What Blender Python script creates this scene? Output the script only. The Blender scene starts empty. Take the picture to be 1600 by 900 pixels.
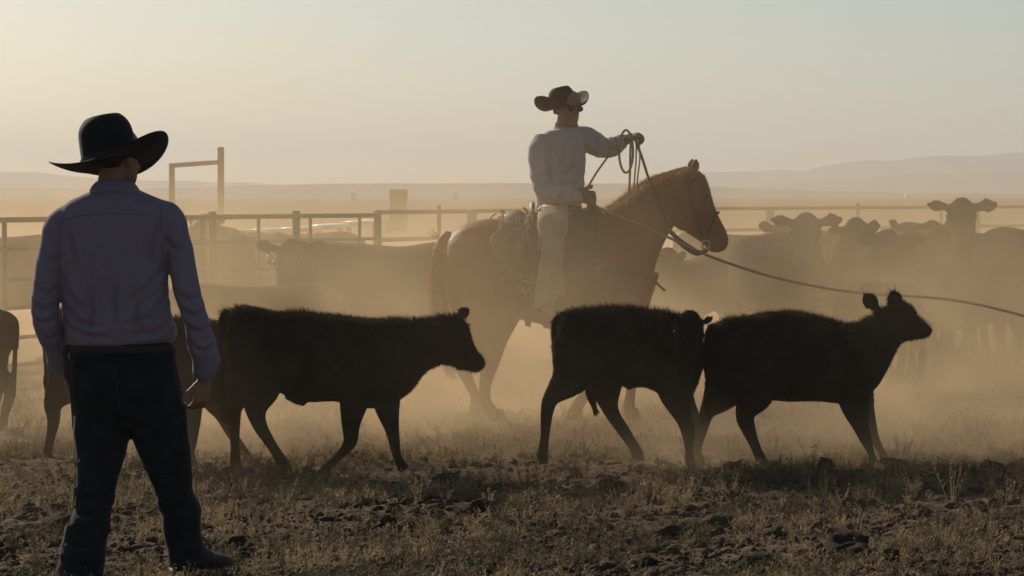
import bpy, bmesh, math, random
import numpy as np
from mathutils import Vector, Matrix, Euler
from mathutils.bvhtree import BVHTree

random.seed(7)
rng = np.random.default_rng(7)
R = math.radians
S = bpy.context.scene
COL = S.collection

# ------------------------------------------------------------------ camera, sky, sun, exposure
F = 4444.0            # focal length in pixels of the 1600 px wide photograph (100 mm lens)
CAMH = 1.6
HOR = 305.0           # horizon row
PITCH = math.atan((450 - HOR) / F)
cam_d = bpy.data.cameras.new('camera')
cam_d.sensor_width = 36.0
cam_d.lens = 100.0
cam_d.clip_start = 0.5
cam_d.clip_end = 20000
cam_d.dof.use_dof = True
cam_d.dof.focus_distance = 17.0
cam_d.dof.aperture_fstop = 16.0
cam = bpy.data.objects.new('camera', cam_d)
COL.objects.link(cam)
cam.location = (0, 0, CAMH)
cam.rotation_euler = (math.pi / 2 - PITCH, 0, 0)
S.camera = cam

SUN_AZ = R(-33)       # left of the viewing direction (+Y)
SUN_EL = R(24)
world = bpy.data.worlds.new('World')
S.world = world
world.use_nodes = True
wn = world.node_tree.nodes
wl = world.node_tree.links
sky = wn.new('ShaderNodeTexSky')
sky.sky_type = 'NISHITA'
sky.sun_disc = False
sky.sun_elevation = SUN_EL
sky.sun_rotation = SUN_AZ
sky.altitude = 900
sky.air_density = 1.0
sky.dust_density = 1.6
sky.ozone_density = 1.0
tint = wn.new('ShaderNodeMixRGB'); tint.blend_type = 'MULTIPLY'; tint.inputs[0].default_value = 1.0; tint.inputs[2].default_value = (1.04, 1.0, 0.96, 1)
wl.new(sky.outputs[0], tint.inputs[1]); wl.new(tint.outputs[0], wn['Background'].inputs[0])
wn['Background'].inputs[1].default_value = 0.07

sun_d = bpy.data.lights.new('sun', 'SUN')
sun_d.energy = 5.0
sun_d.angle = R(0.5)
sun_d.color = (1.0, 0.89, 0.73)
sun = bpy.data.objects.new('sun', sun_d)
COL.objects.link(sun)
to_sun = Vector((math.sin(SUN_AZ) * math.cos(SUN_EL), math.cos(SUN_AZ) * math.cos(SUN_EL), math.sin(SUN_EL)))
sun.rotation_euler = to_sun.to_track_quat('Z', 'Y').to_euler()
sun.location = (-30, 60, 40)

S.view_settings.view_transform = 'Standard'
S.view_settings.look = 'None'
S.view_settings.exposure = 0.0
S.view_settings.gamma = 1.0
S.cycles.volume_bounces = 1
S.cycles.max_bounces = 8
S.cycles.volume_step_rate = 2.0
S.cycles.volume_max_steps = 256
S.cycles.use_denoising = True

# ------------------------------------------------------------------ helpers
def gz(x, y):
    """ground height (works on floats and arrays)"""
    x = np.asarray(x, float); y = np.asarray(y, float)
    f = np.clip((y - 9.0) / 3.0, 0, 1) * np.clip((40 - y) / 12, 0, 1)
    h = (0.022 * np.sin(1.3 * x + 0.7 * y + 1.0) + 0.018 * np.sin(2.1 * y - 0.9 * x + 2.0)
         + 0.014 * np.sin(3.7 * x - 1.9 * y) + 0.010 * np.sin(5.3 * y + 2.2 * x + 0.5))
    return f * h * 0.8

def row_y(py):                 # distance of flat ground seen at image row py
    return CAMH * F / (py - HOR)

def wx(px, Y):
    return (px - 800.0) / F * Y

def wz(py, Y):
    v = (450 - py) / F
    return CAMH + Y * math.tan(math.atan(v) - PITCH)

def W(px, py, Y):
    return Vector((wx(px, Y), Y, wz(py, Y)))

class Fr:
    """local metres of a thing standing at distance Y: x right, z up from the ground, scaled from image pixels"""
    def __init__(s, x0, Y, rot=0.0):
        s.x0, s.Y = x0, Y
        s.k = F / Y
        s.yb = HOR + CAMH * s.k
        s.c = math.cos(rot)
    def x(s, px): return (px - s.x0) / s.k / s.c
    def z(s, py): return (s.yb - py) / s.k
    def p(s, px, py, y=0.0): return (s.x(px), y, s.z(py))
    def loc(s, sink=0.0):
        X = wx(s.x0, s.Y)
        return (X, s.Y, float(gz(X, s.Y)) - sink)

def cr(pts, n):
    """Catmull-Rom resampling of a list of float vectors"""
    P = np.array(pts, float)
    if len(P) < 3 or n < 2:
        return P
    E = np.vstack([2 * P[0] - P[1], P, 2 * P[-1] - P[-2]])
    out = []
    for i in range(1, len(E) - 2):
        a, b, c, d = E[i - 1], E[i], E[i + 1], E[i + 2]
        for j in range(n):
            t = j / n
            out.append(0.5 * (2 * b + (c - a) * t + (2 * a - 5 * b + 4 * c - d) * t * t + (3 * b - a - 3 * c + d) * t ** 3))
    out.append(P[-1])
    return np.array(out)

class Geo:
    def __init__(s):
        s.v = []; s.f = []
    def add(s, vs, fs):
        o = len(s.v)
        s.v.extend([tuple(map(float, q)) for q in vs])
        s.f.extend([tuple(i + o for i in q) for q in fs])
        return s
    def rings(s, rings, cap=True, closed=True, round_cap=0.5):
        n = len(rings[0]); vs = []; fs = []
        for r in rings: vs.extend(r)
        m = len(rings)
        for i in range(m - 1):
            for j in range(n if closed else n - 1):
                k = (j + 1) % n
                fs.append((i * n + j, i * n + k, (i + 1) * n + k, (i + 1) * n + j))
        if cap:
            for idx, nb, flip in ((0, 1, True), (m - 1, m - 2, False)):
                c = np.mean(rings[idx], axis=0)
                d = c - np.mean(rings[nb], axis=0)
                L = np.linalg.norm(d)
                rad = np.mean(np.linalg.norm(np.array(rings[idx]) - c, axis=1))
                if L > 1e-9: c = c + d / L * rad * round_cap
                vs.append(c); ci = len(vs) - 1
                for j in range(n):
                    k = (j + 1) % n
                    a, b = idx * n + j, idx * n + k
                    fs.append((ci, b, a) if flip else (ci, a, b))
        return s.add(vs, fs)
    def oval(s, c, u, v, n=16, e=2.0):
        c = np.array(c, float); u = np.array(u, float); v = np.array(v, float)
        out = []
        for j in range(n):
            a = 2 * math.pi * j / n
            ca, sa = math.cos(a), math.sin(a)
            out.append(c + u * math.copysign(abs(ca) ** (2 / e), ca) + v * math.copysign(abs(sa) ** (2 / e), sa))
        return out
    def prof(s, st, n=20, e=2.2, sub=4, rc=0.4):
        """side-profile loft: stations (top xz, bottom xz, half width, y offset)"""
        A = cr([(t[0][0], t[0][1], t[1][0], t[1][1], t[2], t[3] if len(t) > 3 else 0.0) for t in st], sub)
        rg = []
        for a in A:
            T = np.array((a[0], a[5], a[1])); B = np.array((a[2], a[5], a[3]))
            rg.append(s.oval((T + B) / 2, (T - B) / 2, (0, max(a[4], 0.004), 0), n, e))
        return s.rings(rg, round_cap=rc)
    def front(s, st, n=22, e=2.3, sub=4, rc=0.3):
        """front-view loft: stations (x left, x right, z, half depth, y centre)"""
        A = cr([tuple(t) for t in st], sub)
        rg = []
        for a in A:
            rg.append(s.oval(((a[0] + a[1]) / 2, a[4], a[2]), ((a[1] - a[0]) / 2, 0, 0), (0, max(a[3], 0.004), 0), n, e))
        return s.rings(rg, round_cap=rc)
    def chain(s, pts, ref=(0, 1, 0), n=12, e=2.0, sub=4, rc=0.6):
        """tube: (x, y, z, r) or (x, y, z, r across, r along ref)"""
        A = cr([tuple(q) if len(q) == 5 else tuple(q) + (q[3],) for q in pts], sub)
        rg = []; m = len(A); ref0 = np.array(ref, float)
        for i in range(m):
            t = A[min(i + 1, m - 1)][:3] - A[max(i - 1, 0)][:3]
            t = t / (np.linalg.norm(t) + 1e-12)
            v = ref0 - t * np.dot(ref0, t)
            if np.linalg.norm(v) < 1e-3: v = np.cross(t, (1, 0, 0.3))
            v = v / np.linalg.norm(v)
            u = np.cross(v, t)
            rg.append(s.oval(A[i][:3], u * max(A[i][3], 0.001), v * max(A[i][4], 0.001), n, e))
        return s.rings(rg, round_cap=rc)
    def box(s, c, h, M=None):
        vs = []
        for x in (-1, 1):
            for y in (-1, 1):
                for z in (-1, 1):
                    q = Vector((x * h[0], y * h[1], z * h[2]))
                    if M is not None: q = M @ q
                    vs.append((c[0] + q[0], c[1] + q[1], c[2] + q[2]))
        return s.add(vs, [(0, 1, 3, 2), (4, 6, 7, 5), (0, 4, 5, 1), (2, 3, 7, 6), (0, 2, 6, 4), (1, 5, 7, 3)])
    def ball(s, c, r, n=10):
        rg = []
        r = np.array(r if hasattr(r, '__len__') else (r, r, r), float)
        for i in range(1, n):
            a = math.pi * i / n - math.pi / 2
            rg.append([(c[0] + r[0] * math.cos(a) * math.cos(b), c[1] + r[1] * math.cos(a) * math.sin(b), c[2] + r[2] * math.sin(a))
                       for b in [2 * math.pi * j / (n + 2) for j in range(n + 2)]])
        return s.rings(rg, round_cap=0.3)
    def merge(s, g, M=None):
        vs = g.v if M is None else [tuple(M @ Vector(q)) for q in g.v]
        return s.add(vs, g.f)
    def mesh(s, name, smooth=True):
        me = bpy.data.meshes.new(name)
        me.from_pydata(s.v, [], s.f)
        me.update()
        if smooth and len(me.polygons):
            me.polygons.foreach_set('use_smooth', np.ones(len(me.polygons), bool))
        return me

def npmesh(name, V, Fa, smooth=False):
    """fast mesh from arrays; all faces have the same corner count"""
    V = np.asarray(V, np.float32); Fa = np.asarray(Fa, np.int32)
    me = bpy.data.meshes.new(name)
    c = Fa.shape[1]
    me.vertices.add(len(V)); me.vertices.foreach_set('co', V.ravel())
    me.loops.add(Fa.size); me.loops.foreach_set('vertex_index', Fa.ravel())
    me.polygons.add(len(Fa)); me.polygons.foreach_set('loop_start', np.arange(0, Fa.size, c, dtype=np.int32))
    if smooth: me.polygons.foreach_set('use_smooth', np.ones(len(Fa), bool))
    me.update(); me.validate()
    return me

def obj(name, data, mat=None, parent=None, loc=None, rot=None):
    if isinstance(data, Geo): data = data.mesh(name)
    o = bpy.data.objects.new(name, data)
    COL.objects.link(o)
    if mat is not None and data is not None:
        data.materials.clear(); data.materials.append(mat)
    if parent is not None: o.parent = parent
    if loc is not None: o.location = loc
    if rot is not None: o.rotation_euler = rot
    return o

def tag(o, label, cat, group=None):
    o['label'] = label; o['category'] = cat
    if group: o['group'] = group
    return o

def thing(name, label, cat, loc=(0, 0, 0), rz=0.0, group=None):
    o = bpy.data.objects.new(name, None)
    COL.objects.link(o)
    o.empty_display_size = 0.2
    o.location = loc; o.rotation_euler = (0, 0, rz)
    return tag(o, label, cat, group)

def kind(o, k):
    o['kind'] = k; return o

def coords(me):
    a = np.empty(len(me.vertices) * 3, np.float32); me.vertices.foreach_get('co', a); return a.reshape(-1, 3).astype(float)

def setco(me, V):
    me.vertices.foreach_set('co', np.asarray(V, np.float32).ravel()); me.update()

def relax(me, it, f=0.5):
    V = coords(me)
    E = np.empty(len(me.edges) * 2, np.int32); me.edges.foreach_get('vertices', E); E = E.reshape(-1, 2)
    deg = np.bincount(E.ravel(), minlength=len(V))[:, None].astype(float) + 1e-9
    for k in range(it):
        A = np.stack([np.bincount(E[:, 0], V[E[:, 1], i], len(V)) + np.bincount(E[:, 1], V[E[:, 0], i], len(V)) for i in range(3)], 1) / deg
        ff = f if k % 2 == 0 else -f * 0.9
        V = V + (A - V) * (f if it < 4 else ff)
    setco(me, V)

def normals(me):
    a = np.empty(len(me.vertices) * 3, np.float32); me.vertices.foreach_get('normal', a); return a.reshape(-1, 3).astype(float)

def fuse(name, g, voxel, it=3):
    """union of closed lofts into one continuous skin"""
    me0 = g.mesh('tmp')
    bm = bmesh.new(); bm.from_mesh(me0); bmesh.ops.recalc_face_normals(bm, faces=bm.faces); bm.to_mesh(me0); bm.free()
    o = bpy.data.objects.new('tmp', me0); COL.objects.link(o)
    m = o.modifiers.new('r', 'REMESH'); m.mode = 'VOXEL'; m.voxel_size = voxel; m.adaptivity = 0.0; m.use_smooth_shade = True
    dg = bpy.context.evaluated_depsgraph_get()
    me = bpy.data.meshes.new_from_object(o.evaluated_get(dg))
    me.name = name
    bpy.data.objects.remove(o); bpy.data.meshes.remove(me0)
    relax(me, it)
    me.polygons.foreach_set('use_smooth', np.ones(len(me.polygons), bool))
    return me

def waves(P, freq, seed, n=7):
    r = np.random.default_rng(seed)
    out = np.zeros(len(P))
    for i in range(n):
        d = r.normal(size=3); d /= np.linalg.norm(d)
        k = freq * r.uniform(0.6, 1.5)
        out += np.sin(P @ d * k + r.uniform(0, 6.28) + 0.8 * np.sin(P @ r.normal(size=3) * freq * 0.35))
    return out / math.sqrt(n)

def wrinkle(me, amp, freq, seed, squash=(1, 1, 1), ridge=True, mask=None):
    V = coords(me); N = normals(me)
    w = waves(V * np.array(squash), freq, seed)
    if ridge: w = 0.6 - np.abs(w)
    if mask is not None: w = w * mask(V)
    setco(me, V + N * (amp * w)[:, None])

def creases(me, lines, depth, width, front=True):
    """pressed folds along image-side polylines on the camera-facing side of a garment"""
    V = coords(me); N = normals(me)
    D = np.zeros(len(V))
    for ln in lines:
        P = cr(ln, 8)
        Q = np.stack([(P[:, 0] - fr.x0) / fr.k, (fr.yb - P[:, 1]) / fr.k], 1)
        d2 = np.full(len(V), 9.0); tb = np.zeros(len(V)); sg = np.zeros(len(V))
        for i in range(len(Q) - 1):
            a, b = Q[i], Q[i + 1]; ab = b - a; L2 = ab @ ab
            t = np.clip(((V[:, 0] - a[0]) * ab[0] + (V[:, 2] - a[1]) * ab[1]) / L2, 0, 1)
            ex = V[:, 0] - a[0] - t * ab[0]; ez = V[:, 2] - a[1] - t * ab[1]
            q_ = ex * ex + ez * ez
            m_ = q_ < d2
            d2 = np.where(m_, q_, d2); tb = np.where(m_, (i + t) / (len(Q) - 1), tb); sg = np.where(m_, ab[0] * ez - ab[1] * ex, sg)
        d = np.sqrt(d2) * np.sign(sg)
        fade = np.sin(np.clip(tb, 0.02, 0.98) * math.pi) ** 0.6
        D += fade * (-np.exp(-(d / width) ** 2) + 0.75 * np.exp(-((d - 1.9 * width) / (1.2 * width)) ** 2) + 0.3 * np.exp(-((d + 2.2 * width) / (1.4 * width)) ** 2))
    face = np.clip((-N[:, 1] + 0.25) / 0.4, 0, 1)
    setco(me, V + N * (D * depth * face)[:, None])

def copy_tree(o, parent=None):
    c = o.copy(); COL.objects.link(c); c.parent = parent
    for ch in list(o.children):
        if ch.name in bpy.data.objects: copy_tree(ch, c)
    return c

# ------------------------------------------------------------------ materials
def mat(name, col, rough=0.8, var=0.25, scale=8.0, bump=0.0, bscale=60.0, spec=0.3, trans=0.0, col2=None, sheen=0.0, metal=0.0, stretch=None, coord='Object'):
    m = bpy.data.materials.new(name); m.use_nodes = True
    nt = m.node_tree; N = nt.nodes; L = nt.links
    b = N['Principled BSDF']
    b.inputs['Roughness'].default_value = rough
    b.inputs['Specular IOR Level'].default_value = spec
    b.inputs['Metallic'].default_value = metal
    if sheen:
        b.inputs['Sheen Weight'].default_value = sheen
        b.inputs['Sheen Roughness'].default_value = 0.4
    tc = N.new('ShaderNodeTexCoord'); mp = N.new('ShaderNodeMapping')
    L.new(tc.outputs[coord], mp.inputs[0])
    if stretch: mp.inputs['Scale'].default_value = stretch
    nz = N.new('ShaderNodeTexNoise'); nz.inputs['Scale'].default_value = scale; nz.inputs['Detail'].default_value = 5
    L.new(mp.outputs[0], nz.inputs['Vector'])
    rp = N.new('ShaderNodeValToRGB')
    c2 = col2 if col2 else tuple(min(1, c * (1 + var)) for c in col)
    c1 = col if col2 else tuple(c * (1 - var) for c in col)
    rp.color_ramp.elements[0].position = 0.3; rp.color_ramp.elements[1].position = 0.7
    rp.color_ramp.elements[0].color = (*c1, 1); rp.color_ramp.elements[1].color = (*c2, 1)
    L.new(nz.outputs[0], rp.inputs[0])
    L.new(rp.outputs[0], b.inputs['Base Color'])
    if bump:
        n2 = N.new('ShaderNodeTexNoise'); n2.inputs['Scale'].default_value = bscale; n2.inputs['Detail'].default_value = 4
        L.new(mp.outputs[0], n2.inputs['Vector'])
        bp = N.new('ShaderNodeBump'); bp.inputs['Strength'].default_value = bump; bp.inputs['Distance'].default_value = 0.02
        L.new(n2.outputs[0], bp.inputs['Height']); L.new(bp.outputs[0], b.inputs['Normal'])
    if trans:
        t = N.new('ShaderNodeBsdfTranslucent'); mx = N.new('ShaderNodeMixShader'); mx.inputs[0].default_value = trans
        L.new(rp.outputs[0], t.inputs[0]); L.new(b.outputs[0], mx.inputs[1]); L.new(t.outputs[0], mx.inputs[2])
        L.new(mx.outputs[0], N['Material Output'].inputs[0])
    return m

M = {}
M['calf'] = mat('black_hide', (0.030, 0.024, 0.018), 0.85, 0.35, 6, 0.3, 90, 0.04)
M['fur'] = mat('black_fur', (0.045, 0.032, 0.02), 0.7, 0.4, 20, spec=0.1, trans=0.25)
M['hoof'] = mat('hoof_horn', (0.03, 0.025, 0.02), 0.6, 0.3, 30, 0.2, 80)
M['eye'] = mat('eye_gloss', (0.01, 0.008, 0.006), 0.35, 0.1, 5, spec=0.3)
M['cow'] = mat('dark_hide', (0.022, 0.016, 0.011), 0.9, 0.4, 4, 0.3, 50, 0.02)
M['cowbrown'] = mat('brown_hide', (0.05, 0.03, 0.017), 0.9, 0.35, 4, 0.3, 50, 0.02)
M['pale'] = mat('pale_hide', (0.45, 0.38, 0.28), 0.8, 0.2, 6, 0.2, 50, 0.15)
M['tag'] = mat('tag_plastic', (0.7, 0.66, 0.5), 0.5, 0.05, 6)
M['horse'] = mat('sorrel_coat', (0.16, 0.052, 0.017), 0.6, 0.3, 5, 0.15, 120, 0.22)
M['mane'] = mat('sorrel_hair', (0.42, 0.19, 0.07), 0.5, 0.35, 40, trans=0.5)
M['tailm'] = mat('sorrel_tail_hair', (0.26, 0.10, 0.04), 0.55, 0.35, 40, trans=0.4)
M['leather'] = mat('saddle_leather', (0.05, 0.03, 0.018), 0.6, 0.35, 14, 0.2, 70, 0.35)
M['strap'] = mat('dark_strap', (0.03, 0.02, 0.014), 0.6, 0.25, 20, 0.1, 90, 0.3)
M['chaps'] = mat('suede_chaps', (0.36, 0.28, 0.185), 0.9, 0.2, 9, 0.35, 60, 0.1, sheen=0.2)
M['blanket'] = mat('wool_blanket', (0.12, 0.085, 0.06), 0.95, 0.4, 30, 0.4, 120, 0.1)
M['roll'] = mat('canvas_roll', (0.13, 0.10, 0.075), 0.9, 0.4, 16, 0.6, 40, 0.15)
M['metal'] = mat('worn_metal', (0.4, 0.38, 0.34), 0.4, 0.2, 30, metal=0.9)
M['rope'] = mat('lariat_rope', (0.26, 0.20, 0.125), 0.8, 0.4, 120, 0.4, 300)
M['skin'] = mat('tanned_skin', (0.28, 0.14, 0.085), 0.6, 0.15, 20, 0.1, 120, 0.3)
M['hair'] = mat('brown_hair', (0.035, 0.02, 0.012), 0.6, 0.4, 60, 0.4, 150)
M['shirt'] = mat('indigo_shirt', (0.225, 0.18, 0.212), 0.92, 0.05, 40, 0.25, 260, 0.12, sheen=0.15)
M['jeans'] = mat('dark_denim', (0.0175, 0.0175, 0.0175), 0.92, 0.35, 12, 0.3, 240, 0.12, sheen=0.1)
M['felt'] = mat('black_felt', (0.016, 0.014, 0.012), 0.85, 0.25, 14, 0.2, 200, 0.15, sheen=0.1)
M['feltbrown'] = mat('brown_felt', (0.045, 0.03, 0.018), 0.85, 0.25, 14, 0.2, 200, 0.15)
M['boot'] = mat('boot_leather', (0.03, 0.02, 0.014), 0.5, 0.3, 20, 0.2, 80)
M['pipe'] = mat('rusty_pipe', (0.05, 0.036, 0.026), 0.7, 0.35, 6, 0.3, 60)
M['wood'] = mat('weathered_wood', (0.12, 0.088, 0.06), 0.9, 0.35, 7, 0.5, 30, stretch=(1, 1, 0.15))
M['plank'] = mat('sunlit_plank', (0.8, 0.77, 0.7), 0.35, 0.08, 5, 0.1, 30, 0.6)  # white base colour imitates sun glare on the boards
M['hay'] = mat('old_hay', (0.22, 0.16, 0.08), 0.95, 0.3, 3, 0.5, 20)
M['white'] = mat('white_siding', (0.7, 0.68, 0.62), 0.7, 0.1, 1)
M['glove'] = mat('leather_glove', (0.10, 0.07, 0.045), 0.8, 0.2, 20, 0.2, 90)
M['glass'] = mat('dark_lens', (0.008, 0.008, 0.008), 0.15, 0.1, 3, spec=0.6)

def striped_shirt():
    m = bpy.data.materials.new('striped_shirt'); m.use_nodes = True
    N = m.node_tree.nodes; L = m.node_tree.links; b = N['Principled BSDF']
    b.inputs['Roughness'].default_value = 0.9; b.inputs['Specular IOR Level'].default_value = 0.12
    b.inputs['Sheen Weight'].default_value = 0.1
    tc = N.new('ShaderNodeTexCoord')
    nz = N.new('ShaderNodeTexNoise'); nz.inputs['Scale'].default_value = 6
    L.new(tc.outputs['Object'], nz.inputs['Vector'])
    mx = N.new('ShaderNodeMixRGB'); mx.inputs[0].default_value = 0.06
    L.new(tc.outputs['Object'], mx.inputs[1]); L.new(nz.outputs['Color'], mx.inputs[2])
    wv = N.new('ShaderNodeTexWave'); wv.bands_direction = 'X'; wv.inputs['Scale'].default_value = 30; wv.inputs['Distortion'].default_value = 0.6
    L.new(mx.outputs[0], wv.inputs['Vector'])
    rp = N.new('ShaderNodeValToRGB')
    rp.color_ramp.elements[0].color = (0.28, 0.265, 0.26, 1); rp.color_ramp.elements[1].color = (0.42, 0.40, 0.385, 1)
    rp.color_ramp.elements[0].position = 0.25; rp.color_ramp.elements[1].position = 0.6
    L.new(wv.outputs[0], rp.inputs[0]); L.new(rp.outputs[0], b.inputs['Base Color'])
    return m
M['stripe'] = striped_shirt()
M['facehair'] = mat('bounce_lit_face_hair', (0.085, 0.06, 0.038), 0.8, 0.3, 20, spec=0.1)  # lighter brown paints bounce light onto the black calf's face
M['horsehair'] = mat('sorrel_short_hair', (0.36, 0.12, 0.035), 0.6, 0.3, 6, trans=0.45)
M['earhair'] = mat('rim_lit_ear_hair', (0.22, 0.15, 0.085), 0.7, 0.3, 20, trans=0.5)  # tan colour stands in for the sunlit rim of black ears
M['shirtseam'] = mat('shirt_thread', (0.20, 0.155, 0.17), 0.95, 0.1, 20)
M['denimseam'] = mat('denim_thread', (0.035, 0.03, 0.025), 0.95, 0.1, 20)

def ground_mat():
    m = bpy.data.materials.new('dry_soil'); m.use_nodes = True
    N = m.node_tree.nodes; L = m.node_tree.links; b = N['Principled BSDF']
    b.inputs['Roughness'].default_value = 0.95; b.inputs['Specular IOR Level'].default_value = 0.1
    geo = N.new('ShaderNodeNewGeometry')
    n1 = N.new('ShaderNodeTexNoise'); n1.inputs['Scale'].default_value = 0.9; n1.inputs['Detail'].default_value = 8
    n2 = N.new('ShaderNodeTexNoise'); n2.inputs['Scale'].default_value = 14; n2.inputs['Detail'].default_value = 8; n2.inputs['Roughness'].default_value = 0.65
    n3 = N.new('ShaderNodeTexVoronoi'); n3.inputs['Scale'].default_value = 22
    for n in (n1, n2, n3): L.new(geo.outputs['Position'], n.inputs['Vector'])
    r1 = N.new('ShaderNodeValToRGB')
    r1.color_ramp.elements[0].color = (0.055, 0.034, 0.021, 1); r1.color_ramp.elements[1].color = (0.21, 0.14, 0.082, 1)
    r1.color_ramp.elements[0].position = 0.32; r1.color_ramp.elements[1].position = 0.7
    mxv = N.new('ShaderNodeMath'); mxv.operation = 'ADD'
    hv = N.new('ShaderNodeMath'); hv.operation = 'MULTIPLY'; hv.inputs[1].default_value = 0.5
    h1 = N.new('ShaderNodeMath'); h1.operation = 'MULTIPLY'; h1.inputs[1].default_value = 0.5
    L.new(n1.outputs[0], h1.inputs[0]); L.new(n2.outputs[0], hv.inputs[0])
    L.new(h1.outputs[0], mxv.inputs[0]); L.new(hv.outputs[0], mxv.inputs[1])
    L.new(mxv.outputs[0], r1.inputs[0]); L.new(r1.outputs[0], b.inputs['Base Color'])
    b1 = N.new('ShaderNodeBump'); b1.inputs['Strength'].default_value = 0.9; b1.inputs['Distance'].default_value = 0.05
    b2 = N.new('ShaderNodeBump'); b2.inputs['Strength'].default_value = 0.5; b2.inputs['Distance'].default_value = 0.03
    L.new(n2.outputs[0], b1.inputs['Height']); L.new(n3.outputs[0], b2.inputs['Height'])
    L.new(b1.outputs[0], b2.inputs['Normal']); L.new(b2.outputs[0], b.inputs['Normal'])
    return m
M['soil'] = ground_mat()
M['clod'] = mat('dirt_clod', (0.075, 0.048, 0.03), 0.95, 0.35, 12, 0.8, 60, 0.1)
M['hill'] = mat('dry_hill', (0.105, 0.10, 0.085), 0.95, 0.3, 0.004, spec=0.05, coord='Object')
M['straw'] = mat('dry_weed', (0.27, 0.195, 0.105), 0.7, 0.5, 3, spec=0.25, trans=0.4)
M['weed'] = mat('grey_green_weed', (0.105, 0.085, 0.045), 0.8, 0.4, 3, spec=0.25, trans=0.4)

# ------------------------------------------------------------------ ground and hills
def build_ground():
    def axis(lo, hi, fine, far, growth):
        a = list(np.arange(lo, hi + 1e-6, fine)); st = fine
        while a[-1] < far: st *= growth; a.append(a[-1] + st)
        return a
    yp = axis(10.2, 18.0, 0.035, 6500, 1.06)
    yn = [10.2]; st = 0.05
    while yn[-1] > -60: st *= 1.35; yn.append(yn[-1] - st)
    ys = np.array(sorted(set(yn[1:] + yp)))
    xp = axis(0.0, 4.2, 0.035, 5000, 1.12)
    xs = np.array(sorted(set([-q for q in xp[1:]] + xp)))
    X, Y = np.meshgrid(xs, ys)
    Z = gz(X, Y)
    f = np.clip((Y - 9.0) / 2.0, 0, 1) * np.clip((30 - Y) / 8, 0, 1) * np.clip((9 - np.abs(X)) / 3, 0, 1)
    P = np.stack([X.ravel(), Y.ravel(), 0 * X.ravel()], 1)
    w = np.abs(waves(P, 17, 3)) * 0.5 + np.abs(waves(P, 38, 4)) * 0.35 + waves(P, 75, 5) * 0.15
    Z = Z + f * (w.reshape(X.shape) - 0.6) * 0.026
    V = np.stack([X.ravel(), Y.ravel(), Z.ravel()], 1)
    nx = len(xs); ny = len(ys)
    i = np.arange(ny - 1)[:, None] * nx + np.arange(nx - 1)[None, :]
    i = i.ravel()
    Fa = np.stack([i, i + 1, i + nx + 1, i + nx], 1)
    kind(obj('ground', npmesh('ground', V, Fa, True), M['soil']), 'structure')
build_ground()

def hill(name, prof, Y, depth):
    """a ridge with real depth: crest heights from the skyline, falling to the plain on both sides"""
    px = np.linspace(prof[0][0], prof[-1][0], 160)
    py = np.interp(px, [p[0] for p in prof], [p[1] for p in prof])
    h = (HOR - py) / F * Y + CAMH
    h = h + waves(np.stack([px * 0.05, px * 0, px * 0], 1), 1.0, 11) * h.max() * 0.02
    d = np.linspace(-1, 1, 15)
    rows = []
    for k in d:
        s = math.cos(k * math.pi / 2) ** 1.3
        rows.append(np.stack([wx(px, Y) * (1 + 0.1 * k), Y + k * depth + 0 * px, h * s * (1 + 0.0 * k) - 2.0 + waves(np.stack([px * 0.02, px * 0 + k * 2, px * 0], 1), 2.0, 12) * h.max() * 0.03 * (1 - s)], 1))
    V = np.concatenate(rows); nx = len(px)
    i = (np.arange(len(d) - 1)[:, None] * nx + np.arange(nx - 1)[None, :]).ravel()
    kind(obj(name, npmesh(name, V, np.stack([i, i + 1, i + nx + 1, i + nx], 1), True), M['hill']), 'structure')

hill('hill', [(-900, 292), (-300, 286), (0, 288), (180, 292), (330, 289), (430, 285), (520, 283), (640, 283), (800, 282), (1000, 283), (1150, 290), (1400, 298), (1700, 300), (2400, 300)], 2300, 500)
hill('far_hill', [(-900, 262), (-300, 258), (0, 266), (60, 268), (140, 276), (300, 282), (500, 288), (700, 296)], 4300, 700)
hill('foothill', [(1050, 300), (1150, 290), (1240, 282), (1330, 279), (1420, 270), (1500, 272), (1580, 264), (1700, 262), (1900, 272), (2300, 298)], 3900, 500)
hill('mountain', [(900, 300), (1020, 280), (1100, 269), (1170, 265), (1225, 263), (1255, 266), (1290, 256), (1350, 252), (1400, 250), (1460, 244), (1520, 241), (1600, 236), (1750, 232), (2000, 240), (2600, 270)], 5200, 800)

# ------------------------------------------------------------------ animals
def ear(g, base, d, up, L, w, th=0.012):
    b = Vector(base); d = Vector(d).normalized(); u = Vector(up)
    nrm = d.cross(u).normalized()
    pts = []
    for t, s in ((-0.15, 0.45), (0.1, 0.62), (0.35, 0.95), (0.6, 1.0), (0.82, 0.7), (1.0, 0.2)):
        q = b + d * (L * t)
        pts.append((q.x, q.y, q.z, th * (0.6 + 0.4 * s), w * s))
    g.chain(pts, ref=tuple(u), n=10, sub=3, rc=0.3)

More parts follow.
